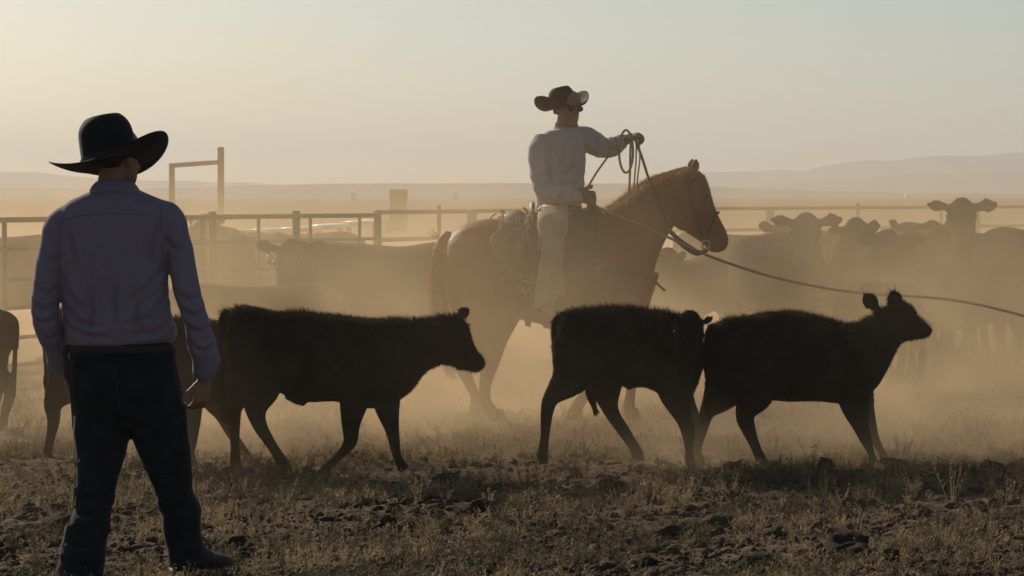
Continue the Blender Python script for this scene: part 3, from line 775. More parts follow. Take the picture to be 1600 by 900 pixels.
def strands(name, guides, n, spread, r0, material, parent, jit=0.02):
    """hair: guides are lists of points; strands are blends of neighbouring guides"""
    V = []; Fc = []
    G = [cr(x, 4) for x in guides]
    m = min(len(x) for x in G)
    for i in range(n):
        t = random.random() * (len(G) - 1); a = int(min(t, len(G) - 2)); t -= a
        P = G[a][:m] * (1 - t) + G[a + 1][:m] * t
        off = np.array([random.gauss(0, spread), random.gauss(0, spread), random.gauss(0, spread * 0.6)])
        L = random.uniform(0.7, 1.05)
        w = np.array([math.sin(k * 0.5 + i) * jit * k / m for k in range(m)])
        P = P[0] + (P - P[0]) * L + off[None, :] * np.linspace(0.4, 1, m)[:, None]
        P = P + w[:, None] * np.array([random.gauss(0, 1), random.gauss(0, 1), 0.2])[None, :]
        b = np.array([random.gauss(0, 1), random.gauss(0, 1), 0.1]); b /= np.linalg.norm(b)
        o = len(V)
        for k in range(m):
            ww = r0 * (1 - 0.85 * k / (m - 1))
            V.append(P[k] - b * ww); V.append(P[k] + b * ww)
        for k in range(m - 1): Fc.append((o + 2 * k, o + 2 * k + 1, o + 2 * k + 3, o + 2 * k + 2))
    return obj(name, npmesh(name, V, Fc), material, parent)
crest = [(955, 331), (968, 324), (982, 313), (996, 301), (1010, 292), (1028, 283), (1045, 277), (1062, 272), (1078, 268)]
gl = []
for i, (a, b) in enumerate(crest):
    gl.append([np.array(fr.p(a, b + 2, 0.0)), np.array(fr.p(a - 4, b - 5, 0.03)), np.array(fr.p(a - 9, b + 2, 0.10)), np.array(fr.p(a - 10, b + 24, 0.15))])
strands('mane', gl, 1500, 0.012, 0.003, M['mane'], horse)
gl2 = []
for i, (a, b) in enumerate(crest):
    gl2.append([np.array(fr.p(a, b + 3, 0.0)), np.array(fr.p(a - 3, b - 3, -0.02)), np.array(fr.p(a - 6, b + 3, -0.07)), np.array(fr.p(a - 8, b + 12, -0.10))])
strands('mane', gl2, 260, 0.012, 0.003, M['mane'], horse)
gl3 = []
for i, (a, b) in enumerate(crest[:7]):
    gl3.append([np.array(fr.p(a, b + 3, 0.0)), np.array(fr.p(a - 5, b - 3, 0.01)), np.array(fr.p(a - 11, b - 5, 0.02)), np.array(fr.p(a - 17, b - 1, 0.03))])
strands('mane', gl3, 420, 0.014, 0.0032, M['mane'], horse)
strands('forelock', [[np.array(fr.p(1078, 270, y)), np.array(fr.p(1090, 270, y)), np.array(fr.p(1101, 282, y)), np.array(fr.p(1106, 298, y))] for y in (-0.03, 0.03)], 60, 0.008, 0.003, M['mane'], horse)
tg = []
for y in (-0.06, 0.0, 0.06):
    for dxx in (-7, 7):
        tg.append([np.array(fr.p(704, 371, y * 0.3)), np.array(fr.p(692 + dxx * .5, 380, y * .7)), np.array(fr.p(682 + dxx, 410, y)), np.array(fr.p(679 + dxx, 450, y)), np.array(fr.p(683 + dxx, 500, y)), np.array(fr.p(694 + dxx, 545, y)), np.array(fr.p(706 + dxx, 588, y * .6))])
strands('tail', tg, 1000, 0.012, 0.0035, M['tailm'], horse, 0.012)
strands('tail_wisp', [[np.array(fr.p(700, 372, y)), np.array(fr.p(688, 375, y)), np.array(fr.p(676, 368, y)), np.array(fr.p(666 + 3 * i, 360, y))] for i, y in enumerate((-0.05, 0.05))], 26, 0.02, 0.003, M['tailm'], horse)

# bridle, reins
br = thing('bridle', 'dark leather bridle with reins on the brown horse', 'bridle', fr.loc(), 0)
def surf_strap(name, pts, r, parent, m, ref=(0, 1, 0), rl=None):
    return obj(name, Geo().chain([(*p, r, rl or r) for p in pts], ref=ref, n=8, sub=5), M[m], parent)
surf_strap('cheek_strap', [fr.p(1077, 271, -0.04), fr.p(1076, 285, -0.093), fr.p(1080, 320, -0.115), fr.p(1090, 352, -0.088), fr.p(1096, 374, -0.075)], 0.010, br, 'strap', rl=0.006)
surf_strap('cheek_strap', [fr.p(1077, 271, 0.04), fr.p(1076, 285, 0.093), fr.p(1080, 320, 0.115), fr.p(1090, 352, 0.088), fr.p(1096, 374, 0.075)], 0.010, br, 'strap', rl=0.006)
surf_strap('brow_band', [fr.p(1078, 287, -0.095), fr.p(1092, 280, -0.085), fr.p(1100, 278, 0.0), fr.p(1092, 280, 0.085), fr.p(1078, 287, 0.095)], 0.009, br, 'strap')
surf_strap('noseband', [fr.p(1099, 384, 0), fr.p(1103, 370, -0.075), fr.p(1118, 338, -0.062), fr.p(1123, 335, 0), fr.p(1118, 338, 0.062), fr.p(1103, 370, 0.075), fr.p(1099, 384, 0)], 0.009, br, 'strap')
obj('bit_ring', Geo().chain([(*fr.p(1102 + 6 * math.cos(a), 385 + 7 * math.sin(a), -0.075), 0.006) for a in np.linspace(0, 6.28, 12)], n=6, sub=2), M['metal'], br)
surf_strap('slobber_strap', [fr.p(1104, 393, -0.06), fr.p(1092, 397, -0.09), fr.p(1075, 388, -0.12), fr.p(1058, 376, -0.13), fr.p(1046, 364, -0.12)], 0.016, br, 'strap', rl=0.008)
surf_strap('slobber_strap', [fr.p(1104, 394, 0.06), fr.p(1090, 400, 0.05), fr.p(1072, 391, -0.02), fr.p(1056, 378, -0.06)], 0.013, br, 'strap', rl=0.008)
surf_strap('rein', [fr.p(1046, 364, -0.12), fr.p(1032, 330, -0.135), fr.p(1020, 300, -0.12), fr.p(1013, 284, -0.10), fr.p(1003, 252, -0.06), fr.p(992, 222, -0.04)], 0.009, br, 'strap')
surf_strap('rein', [fr.p(1048, 366, 0.12), fr.p(1030, 322, 0.13), fr.p(1016, 288, 0.06), fr.p(1005, 255, 0.0), fr.p(993, 222, -0.03)], 0.009, br, 'strap')
# breast collar
bc = thing('breast_collar', 'leather breast collar across the horse chest with a metal ring', 'breast collar', fr.loc(), 0)
for sd in (-1, 1):
    surf_strap('strap', [fr.p(905, 402, 0.305 * sd), fr.p(935, 418, 0.275 * sd), fr.p(965, 426, 0.245 * sd), fr.p(998, 432, 0.18 * sd), fr.p(1019, 437, 0.05 * sd)], 0.018, bc, 'leather', rl=0.008)
    obj('ring', Geo().chain([(*fr.p(928 + 7 * math.cos(a), 416 + 7 * math.sin(a), 0.285 * sd), 0.006) for a in np.linspace(0, 6.28, 12)], n=6, sub=2), M['metal'], bc)
surf_strap('tie_down', [fr.p(1019, 437, 0), fr.p(1023, 442, -0.02), fr.p(1030, 449, -0.03), fr.p(1039, 457, -0.03)], 0.008, bc, 'strap')

# saddle --------------------------------------------------------------------------
sd_t = thing('saddle', 'worn western saddle with rolled slicker and tie strings on the horse', 'saddle', fr.loc(), 0)
def drape(name, xs, zt, zb, pad, material, thick=0.015, wob=0.0, parent=None):
    """sheet hung over the horse back: follows an oval section, from one lower edge over the top to the other"""
    parent = parent or sd_t
    outer = []; inner = []
    n = 26
    for i, px in enumerate(xs):
        T = fr.z(zt[i]); B = fr.z(zb[i]); x = fr.x(px)
        body_t = fr.z(np.interp(px, [760, 800, 850, 900, 936, 965], [345, 347, 350, 346, 336, 330])); body_b = fr.z(508)
        hw = np.interp(px, [760, 800, 850, 900, 936, 965], [0.29, 0.30, 0.315, 0.30, 0.26, 0.235]) + pad
        c = (body_t + body_b) / 2; hh = (body_t - body_b) / 2 + pad
        a_max = math.acos(max(-0.9, min(0.98, (B - c) / hh)))
        ro = []; ri = []
        for j in range(n):
            a = -a_max + 2 * a_max * j / (n - 1)
            sa, ca = math.sin(a), math.cos(a)
            yy = math.copysign(abs(sa) ** 0.9, sa); zz = math.copysign(abs(ca) ** 0.9, ca)
            w = wob * math.sin(i * 1.7 + j * 2.3) + wob * math.sin(j * 5.1 + i)
            ro.append((x, (hw + thick + w) * yy, c + (hh + thick + w + (T - body_t) * max(0, ca) ** 4) * zz))
            ri.append((x, (hw + w) * yy, c + (hh + w) * zz))
        outer.append(ro + ri[::-1])
    return obj(name, Geo().rings(outer, round_cap=0.0), M[material], parent)
drape('saddle_blanket', [778, 795, 830, 870, 910, 940], [346, 347, 349, 347, 342, 334], [436, 440, 442, 440, 436, 428], 0.008, 'blanket', 0.02, 0.003)
drape('skirt', [788, 805, 835, 870, 905, 932], [342, 343, 346, 344, 340, 332], [415, 424, 430, 428, 418, 405], 0.032, 'leather', 0.012, 0.002)
g = Geo()
g.prof([(q(826, 336), q(822, 352), 0.17), (q(836, 334), q(836, 356), 0.19), (q(855, 342), q(855, 360), 0.18), (q(880, 342), q(880, 360), 0.16), (q(905, 334), q(905, 352), 0.15), (q(918, 326), q(918, 348), 0.14)], e=3)
obj('seat', g, M['leather'], sd_t)
g = Geo()
g.front([(fr.x(826), fr.x(834), fr.z(350), 0.20, 0), (fr.x(826), fr.x(835), fr.z(338), 0.20, 0), (fr.x(826), fr.x(836), fr.z(328), 0.17, 0), (fr.x(828), fr.x(836), fr.z(321), 0.11, 0)], n=20)
obj('cantle', g, M['leather'], sd_t)
g = Geo()
g.front([(fr.x(906), fr.x(936), fr.z(352), 0.20, 0), (fr.x(912), fr.x(938), fr.z(338), 0.18, 0), (fr.x(916), fr.x(937), fr.z(328), 0.12, 0), (fr.x(917), fr.x(930), fr.z(320), 0.05, 0), (fr.x(918), fr.x(928), fr.z(312), 0.03, 0)], n=20)
fk = obj('fork', g, M['leather'], sd_t)
g = Geo()
g.front([(fr.x(918), fr.x(928), fr.z(320), 0.026, 0), (fr.x(918), fr.x(928), fr.z(308), 0.028, 0), (fr.x(915), fr.x(930), fr.z(306), 0.045, 0), (fr.x(915), fr.x(931), fr.z(303), 0.045, 0)], n=16, sub=2)
obj('horn', g, M['strap'], fk)
for sd in (-1, 1):
    g = Geo()
    g.front([(fr.x(842), fr.x(882), fr.z(352), 0.012, 0.33 * sd), (fr.x(836), fr.x(884), fr.z(395), 0.012, 0.365 * sd), (fr.x(842), fr.x(880), fr.z(440), 0.012, 0.37 * sd), (fr.x(852), fr.x(868), fr.z(470), 0.012, 0.37 * sd), (fr.x(853), fr.x(867), fr.z(488), 0.01, 0.37 * sd)], n=16, e=4)
    fd = obj('fender', g, M['leather'], sd_t)
    st_ = Geo().chain([(fr.x(850), 0.37 * sd, fr.z(508), 0.014, 0.03), (fr.x(849), 0.37 * sd, fr.z(494), 0.012, 0.03), (fr.x(860), 0.37 * sd, fr.z(484), 0.012, 0.03), (fr.x(871), 0.37 * sd, fr.z(494), 0.012, 0.03), (fr.x(870), 0.37 * sd, fr.z(508), 0.014, 0.03), (fr.x(850), 0.37 * sd, fr.z(509), 0.014, 0.03)], n=8)
    obj('stirrup', st_, M['leather'], fd)
    surf_strap('cinch_strap', [fr.p(868, 420, 0.34 * sd), fr.p(868, 455, 0.335 * sd), fr.p(866, 490, 0.27 * sd), fr.p(864, 512, 0.12 * sd), fr.p(864, 516, 0)], 0.03, sd_t, 'strap', rl=0.008)
    surf_strap('rear_cinch', [fr.p(822, 420, 0.33 * sd), fr.p(823, 455, 0.33 * sd), fr.p(824, 485, 0.27 * sd), fr.p(825, 508, 0.12 * sd), fr.p(825, 511, 0)], 0.022, sd_t, 'strap', rl=0.007)
    obj('cinch_ring', Geo().chain([(*fr.p(820 + 8 * math.cos(a), 448 + 8 * math.sin(a), 0.338 * sd), 0.006) for a in np.linspace(0, 6.28, 12)], n=6, sub=2), M['metal'], sd_t)
    drp = Geo()
    drp.front([(fr.x(788), fr.x(828), fr.z(350), 0.03, 0.26 * sd), (fr.x(768), fr.x(828), fr.z(372), 0.04, 0.325 * sd), (fr.x(768), fr.x(818), fr.z(392), 0.05, 0.34 * sd), (fr.x(778), fr.x(812), fr.z(408), 0.03, 0.335 * sd)], n=18, e=2.8)
    me = fuse('saddle_bag', drp, 0.012, 2); wrinkle(me, 0.012, 26, 70 + sd)
    obj('saddle_bag', me, M['roll'], sd_t)
g = Geo()
g.chain([(fr.x(790), -0.35, fr.z(384), 0.045), (fr.x(798), -0.28, fr.z(362), 0.058), (fr.x(808), -0.12, fr.z(347), 0.062), (fr.x(808), 0.12, fr.z(347), 0.062), (fr.x(798), 0.28, fr.z(362), 0.058), (fr.x(790), 0.35, fr.z(384), 0.045)], ref=(1, 0, 0), n=16)
me = fuse('slicker_roll', g, 0.012, 2); wrinkle(me, 0.014, 24, 75)
obj('slicker_roll', me, M['roll'], sd_t)
for i in range(16):
    a = random.uniform(775, 834); b = random.uniform(330, 352)
    y = random.uniform(-0.36, -0.2)
    g = Geo().chain([(*fr.p(a, b, y), 0.006), (*fr.p(a - random.uniform(-8, 10), b + random.uniform(-6, 12), y - 0.03), 0.006), (*fr.p(a - random.uniform(-10, 14), b + random.uniform(10, 34), y - 0.04), 0.004)], n=5, sub=4)
    obj('tie_string', g, M['chaps'], sd_t)
surf_strap('tie_string', [fr.p(826, 338, -0.1), fr.p(821, 330, -0.12), fr.p(818, 327, -0.13)], 0.007, sd_t, 'strap')

# ------------------------------------------------------------------ people
def human_head(g, Mx, s=1.0):
    h = Geo()
    st = [(0.0, 0.026, 0.082, -0.035), (0.018, 0.044, 0.094, 0.0), (0.05, 0.060, 0.096, 0.045), (0.09, 0.068, 0.094, 0.078), (0.125, 0.073, 0.090, 0.094), (0.165, 0.076, 0.096, 0.100), (0.20, 0.070, 0.082, 0.092), (0.228, 0.052, 0.056, 0.066), (0.242, 0.02, 0.022, 0.03)]
    h.front([(-w, w, z, (f + b) / 2, (f - b) / 2) for z, w, f, b in st], n=22, e=2.1)
    h.chain([(0, 0.088, 0.135, 0.010), (0, 0.104, 0.105, 0.013), (0, 0.116, 0.088, 0.016), (0, 0.098, 0.076, 0.012)], ref=(1, 0, 0), n=10)
    h.chain([(-0.028, 0.084, 0.05, 0.008), (0, 0.097, 0.053, 0.012), (0.028, 0.084, 0.05, 0.008)], n=8)
    h.chain([(-0.05, 0.078, 0.14, 0.012), (0, 0.092, 0.143, 0.010), (0.05, 0.078, 0.14, 0.012)], n=8)
    for sd in (-1, 1):
        h.ball((0.077 * sd, -0.008, 0.105), (0.012, 0.02, 0.033), 8)
    h.chain([(0, -0.02, 0.06, 0.058), (0, -0.03, 0.0, 0.056), (0, -0.035, -0.08, 0.062)], ref=(1, 0, 0), n=16)
    g.merge(h, Mx @ Matrix.Scale(s, 4))

def hand(g, wrist, d, nrm, side=1, curl=1.0, s=1.0, thumb=0.7):
    """palm, four unequal fingers with knuckle bends, thumb from the side of the palm; nrm = direction the palm faces"""
    w = Vector(wrist); d = Vector(d).normalized(); nrm = Vector(nrm); nrm = (nrm - d * nrm.dot(d)).normalized()
    sdv = d.cross(nrm).normalized() * side
    pm = [(0, 0.026, 0.020), (0.03, 0.036, 0.017), (0.065, 0.042, 0.016), (0.09, 0.040, 0.014)]
    g.chain([(*(w + d * (a * s)), t * s, b * s) for a, b, t in pm], ref=tuple(sdv), n=14, e=2.6, sub=3, rc=0.3)
    for i, (off, L) in enumerate(((0.033, 0.072), (0.0112, 0.080), (-0.0112, 0.075), (-0.033, 0.060))):
        p = w + d * (0.088 * s) + sdv * (off * s)
        ang = 0.0; pts = [(*p, 0.0086 * s)]
        for k, (fr_, bend) in enumerate(((0.44, 0.75), (0.31, 0.95), (0.25, 0.6))):
            ang += bend * curl
            dd = d * math.cos(ang) + nrm * math.sin(ang)
            p = p + dd * (L * fr_ * s)
            pts.append((*p, (0.0083 - 0.0008 * k) * s))
        g.chain(pts, ref=tuple(sdv), n=8, sub=3)
    p = w + d * (0.025 * s) + sdv * (0.03 * s)
    dd = (d * 0.75 + sdv * 0.7 + nrm * 0.25).normalized()
    pts = [(*p, 0.014 * s)]
    for L, b in ((0.035, 0.0), (0.032, thumb * 0.5), (0.026, thumb * 0.6)):
        dd = (dd + (d * 0.4 - sdv * 0.5 + nrm * 0.5) * b).normalized()
        p = p + dd * (L * s); pts.append((*p, 0.0112 * s))
    g.chain(pts, ref=tuple(nrm), n=8, sub=3)

def hat_parts(parent, Mx, material, brim=(0.215, 0.205), crown_h=0.125, curl=0.095, head=(0.083, 0.102), dip=0.03, power=2.0, crease=0.03):
    """cowboy hat: x across, y to the front, z up; pinched crown with a crease, brim curled up at the sides"""
    n = 56
    def ring(rx, ry, zf, yo=0.0):
        return [Mx @ Vector((rx(a) * math.sin(a), ry(a) * math.cos(a) + yo, zf(a))) for a in [2 * math.pi * j / n for j in range(n)]]
    c = Geo(); rg = []
    def taper(a): return 1 - 0.10 * max(0, math.cos(a)) ** 2
    for t in (0, 0.15, 0.3, 0.45, 0.6, 0.7, 0.78, 0.85, 0.91, 0.955, 0.985, 1.0):
        w = 1.02 - 0.10 * t if t < 0.6 else (1.02 - 0.10 * t) * (1 - 0.30 * ((t - 0.6) / 0.4) ** 2.6)
        rg.append(ring(lambda a: head[0] * w * (1 - t * (1 - taper(a))), lambda a: head[1] * w, lambda a: t * (crown_h - 0.014 * (1 - math.cos(a)) / 2)))
    for f, dz in ((0.58, 0.0005), (0.45, -0.006), (0.3, -0.016), (0.15, -0.024), (0.05, -0.026)):
        rg.append(ring(lambda a: head[0] * f * taper(a), lambda a: head[1] * f * 1.1,
                       lambda a: crown_h - 0.014 * (1 - math.cos(a)) / 2 + dz * (crease / 0.03) * (0.4 + 0.6 * abs(math.cos(a)) ** 2)))
    c.rings([[tuple(v) for v in r_] for r_ in rg], cap=True, round_cap=0.0)
    cr_ = obj('crown', c, M[material], parent)
    b = Geo(); up = []; lo = []
    for t in np.linspace(0, 1, 12):
        rx = head[0] + (brim[0] - head[0]) * t; ry = head[1] + (brim[1] - head[1]) * t
        def zf(a, t=t):
            s_ = abs(math.sin(a)) ** power
            return curl * s_ * t ** 1.7 - dip * (abs(math.cos(a)) ** 2) * t ** 1.5 + 0.004
        def rxf(a, t=t, rx=rx):
            return rx - 0.25 * curl * t ** 2.5
        up.append(ring(rxf, lambda a: ry, zf)); lo.append(ring(rxf, lambda a: ry, lambda a: zf(a) - 0.006))
    allr = up + lo[::-1]
    b.rings([[tuple(v) for v in r_] for r_ in allr], cap=False)
    obj('brim', b, M[material], parent)
    bd = Geo()
    bd.rings([[tuple(v) for v in ring(lambda a: head[0] * 1.03 + 0.003, lambda a: head[1] * 1.01 + 0.003, lambda a, z_=z_: z_)] for z_ in (0.005, 0.012, 0.026, 0.03)], cap=False)
    obj('hat_band', bd, M['strap'], parent)

# ---- standing man seen from behind
MY = 11.75
fr = Fr(200, MY)
man = thing('person', 'man standing with his back turned, black hat, indigo shirt, dark jeans', 'person', fr.loc(), 0)
k = fr.k
def fs(l): return [(fr.x(a), fr.x(b), fr.z(c), d, y) for a, b, c, d, y in l]
# clothing volumes
sh = Geo()
sh.front(fs([(150, 210, 299, 0.07, 0.0), (138, 225, 307, 0.095, 0.0), (110, 257, 319, 0.112, 0.0), (94, 274, 334, 0.12, 0.0), (92, 270, 362, 0.135, 0.0), (91, 264, 400, 0.14, 0.0), (94, 262, 440, 0.138, 0.0), (98, 266, 480, 0.135, 0.0),
             (101, 273, 510, 0.138, 0.0), (103, 277, 530, 0.14, 0.0), (105, 274, 545, 0.14, 0.0), (112, 266, 556, 0.125, 0.0)]), e=2.5)
LA = [(122, 342, 0.0, 0.060), (100, 356, -0.005, 0.072), (88, 385, -0.015, 0.066), (84, 405, -0.02, 0.063), (77, 440, -0.035, 0.060), (72, 478, -0.045, 0.058), (73, 502, -0.04, 0.056), (80, 530, 0.0, 0.054), (88, 560, 0.045, 0.050), (94, 584, 0.08, 0.047)]
RA = [(246, 338, 0.0, 0.060), (266, 352, -0.005, 0.072), (276, 382, -0.01, 0.064), (281, 402, -0.015, 0.060), (291, 440, -0.03, 0.058), (299, 475, -0.04, 0.057), (307, 505, -0.03, 0.056), (315, 540, -0.005, 0.057), (319, 568, 0.02, 0.054), (317, 592, 0.04, 0.048)]
def arm_pts(A, pad): return [(fr.x(a), y, fr.z(b), r + pad) for a, b, y, r in A]
sh.chain(arm_pts(LA, 0), ref=(0, 1, 0), n=16); sh.chain(arm_pts(RA, 0), ref=(0, 1, 0), n=16)
me = fuse('shirt', sh, 0.0075, 9)
def low_mask(V): return np.clip((fr.z(420) - V[:, 2]) / 0.4, 0.25, 1.0)
wrinkle(me, 0.014, 17, 81, squash=(0.45, 0.5, 1.6), mask=low_mask)
wrinkle(me, 0.006, 26, 82, squash=(0.9, 0.6, 0.7))
relax(me, 2)
V = coords(me)
tt = np.clip((fr.z(470) - V[:, 2]) / (fr.z(470) - fr.z(550)), 0, 1)
tt = tt * (np.abs(V[:, 0] - fr.x(188)) < 0.245)
V[:, 2] += tt * (V[:, 0] - fr.x(165)) * 0.13
setco(me, V)
creases(me, [[(262, 420), (235, 455), (200, 478)], [(268, 462), (240, 496), (198, 512)], [(276, 500), (250, 522), (212, 530)], [(104, 478), (130, 505), (168, 516)], [(100, 436), (118, 468), (142, 490)], [(106, 512), (140, 528), (182, 532)],
             [(190, 440), (186, 480), (192, 520)], [(225, 470), (220, 500), (228, 528)], [(150, 450), (152, 490), (146, 525)],
             [(58, 476), (74, 488), (92, 480)], [(56, 500), (74, 510), (94, 500)], [(64, 452), (80, 464), (94, 456)], [(66, 525), (80, 536), (96, 528)], [(280, 462), (300, 474), (318, 464)], [(286, 488), (306, 498), (324, 488)], [(292, 512), (312, 524), (332, 514)],
             [(298, 545), (318, 554), (338, 546)], [(262, 376), (276, 394), (292, 390)], [(74, 400), (86, 412), (98, 404)], [(104, 352), (120, 385), (124, 420)], [(256, 350), (244, 385), (242, 420)]], 0.013, 0.0105)
shirt = obj('shirt', me, M['shirt'], man)
def seams(me, lines, r, material, parent, name='seam'):
    """raised stitch lines laid on the side of a garment facing the camera"""
    me.calc_loop_triangles()
    tr = BVHTree.FromPolygons([v.co for v in me.vertices], [tuple(t.vertices) for t in me.loop_triangles])
    for ln in lines:
        pts = []
        for a in cr(ln, 8):
            h = tr.ray_cast(Vector((fr.x(a[0]), -1.0, fr.z(a[1]))), Vector((0, 1, 0)))
            if h[0] is not None: pts.append((h[0].x, h[0].y - 0.0005, h[0].z, r))
        if len(pts) > 3: obj(name, Geo().chain(pts, n=6, sub=1), M[material], parent)
seams(me, [[(98, 350), (140, 342), (182, 340), (230, 341), (266, 345)], [(108, 330), (99, 352), (96, 380), (96, 410), (97, 432)], [(255, 326), (257, 350), (256, 380), (259, 410), (263, 434)]], 0.0016, 'shirtseam', shirt)
# collar and yoke seam
cg = Geo()
rg = []
for z_, r_, y_ in ((312, 0.100, 0.0), (305, 0.092, 0.002), (297, 0.081, 0.006), (294, 0.084, 0.006), (300, 0.098, 0.0), (313, 0.112, -0.004)):
    rg.append([(fr.x(180) + r_ * math.sin(a), y_ + r_ * 0.86 * math.cos(a), fr.z(z_) - 0.02 * math.cos(a)) for a in np.linspace(0, 2 * math.pi, 33)[:-1]])
cg.rings(rg, cap=False)
obj('collar', cg, M['shirt'], shirt)
# legs
jn = Geo()
jn.front(fs([(108, 270, 540, 0.135, 0.0), (108, 273, 560, 0.142, 0.0), (108, 279, 595, 0.15, -0.01), (111, 286, 640, 0.15, -0.01), (122, 288, 660, 0.13, 0.0), (150, 262, 672, 0.08, 0.0)]), e=2.5)
jn.front(fs([(112, 200, 640, 0.12, -0.01), (116, 202, 690, 0.115, -0.03), (119, 195, 722, 0.108, -0.05), (119, 184, 767, 0.096, -0.09), (116, 180, 800, 0.093, -0.12), (109, 178, 830, 0.093, -0.16), (103, 173, 865, 0.092, -0.20), (98, 169, 900, 0.092, -0.23), (96, 168, 920, 0.09, -0.24)]), e=2.2, rc=0.05)
jn.front(fs([(205, 289, 640, 0.12, -0.01), (206, 294, 690, 0.115, 0.0), (217, 297, 722, 0.106, 0.01), (230, 298, 752, 0.10, 0.015), (240, 301, 778, 0.096, 0.015), (249, 312, 806, 0.095, 0.01), (254, 312, 838, 0.09, 0.01), (260, 314, 866, 0.09, 0.01), (262, 318, 892, 0.09, 0.01)]), e=2.2, rc=0.05)
me = fuse('jeans', jn, 0.0075, 5)
wrinkle(me, 0.008, 15, 85, squash=(0.8, 0.8, 1.6), mask=lambda V: np.clip((fr.z(700) - V[:, 2]) / 0.3, 0.2, 1.0))
wrinkle(me, 0.003, 40, 86)
creases(me, [[(118, 768), (150, 780), (182, 766)], [(116, 795), (145, 804), (178, 795)], [(106, 838), (140, 850), (176, 838)], [(103, 868), (138, 876), (172, 868)], [(242, 782), (270, 797), (306, 788)], [(250, 810), (282, 822), (314, 812)], [(256, 838), (285, 850), (312, 842)], [(258, 862), (288, 872), (314, 866)],
             [(200, 676), (170, 690), (128, 684)], [(204, 678), (240, 692), (288, 682)], [(192, 655), (160, 664), (122, 650)], [(206, 655), (240, 664), (280, 648)], [(124, 730), (150, 740), (186, 726)], [(230, 742), (262, 752), (294, 742)]], 0.012, 0.011)
jeans = obj('jeans', me, M['jeans'], man)
seams(me, [[(186, 560), (190, 600), (196, 650), (200, 680)], [(112, 580), (150, 590), (188, 597), (230, 590), (274, 578)], [(112, 600), (116, 680), (122, 740), (121, 790), (110, 850)]], 0.0026, 'denimseam', jeans)
# pockets, belt
for a, b in ((128, 178), (205, 255)):
    pg = Geo()
    vs = []
    for (x_, z_) in ((a, 588), (b, 588), (b - 1, 625), ((a + b) / 2, 640), (a + 1, 625)):
        u = (fr.x(x_) - fr.x(190)) / (fr.x(284) - fr.x(190))
        vs.append((fr.x(x_), -0.158 * max(0.05, 1 - abs(u) ** 2.5) ** 0.4 - 0.012, fr.z(z_)))
    n_ = len(vs)
    pg.add(vs + [(v[0], v[1] + 0.03, v[2]) for v in vs], [tuple(range(n_))[::-1], tuple(range(n_, 2 * n_))] + [(i, (i + 1) % n_, n_ + (i + 1) % n_, n_ + i) for i in range(n_)])
    obj('pocket', pg, M['jeans'], jeans)
bg = Geo(); rg = []
for z_, pad in ((562, 0.004), (561, 0.010), (549, 0.010), (548, 0.004)):
    rg.append(bg.oval((fr.x(189.5), 0, fr.z(z_ - 4)), (82 / k + pad, 0, 0), (0, 0.139 + pad, 0), 40, 2.5))
bg.rings(rg, cap=False)
obj('belt', bg, M['strap'], man)
# body under the clothes: one skin from head to feet
HM = Matrix.Translation(Vector(fr.p(181, 296, 0.012))) @ Euler((0, 0, R(-38))).to_matrix().to_4x4() @ Euler((R(-6), 0, 0)).to_matrix().to_4x4()
bd = Geo()
human_head(bd, HM)
bd.front(fs([(150, 212, 305, 0.06, 0.0), (112, 255, 330, 0.09, 0.0), (104, 256, 370, 0.11, 0.0), (106, 252, 440, 0.11, 0.0), (114, 256, 500, 0.11, 0.0), (120, 260, 560, 0.115, 0.0), (120, 272, 630, 0.12, 0.0), (140, 268, 652, 0.08, 0.0)]), e=2.4)
LW = [(fr.x(97), 0.10, fr.z(592))]; RW = [(fr.x(316), 0.045, fr.z(598))]
bd.chain(arm_pts(LA, -0.018)[:-1] + [(*LW[0], 0.028)], n=12); bd.chain(arm_pts(RA, -0.018)[:-1] + [(*RW[0], 0.028)], n=12)
hand(bd, LW[0], (0.35, 0.35, -0.85), (0.8, -0.2, 0.2), side=1, curl=0.45)
hand(bd, RW[0], (-0.12, -0.02, -1), (-0.75, 0.55, 0), side=-1, curl=0.95, s=1.12, thumb=0.25)
for L_ in ([(157, 660, 0, 0.085), (152, 740, -0.06, 0.07), (148, 800, -0.12, 0.055), (138, 870, -0.2, 0.05), (134, 915, -0.24, 0.042), (138, 925, -0.15, 0.035)], [(248, 660, 0, 0.085), (262, 740, 0.015, 0.07), (275, 790, 0.015, 0.055), (285, 840, 0.01, 0.05), (290, 884, 0.01, 0.042), (302, 892, 0.04, 0.032)]):
    bd.chain([(fr.x(a), y, fr.z(b), r) for a, b, y, r in L_], n=14)
me = fuse('body', bd, 0.0055, 3)
obj('body', me, M['skin'], man)
hg = Geo()
hh_ = Geo()
hh_.front([(-0.072, 0.072, 0.075, 0.035, -0.062), (-0.079, 0.079, 0.11, 0.055, -0.055), (-0.082, 0.082, 0.15, 0.075, -0.035), (-0.08, 0.08, 0.18, 0.09, -0.012)], n=20)
hg.merge(hh_, HM)
obj('hair', hg, M['hair'], man)
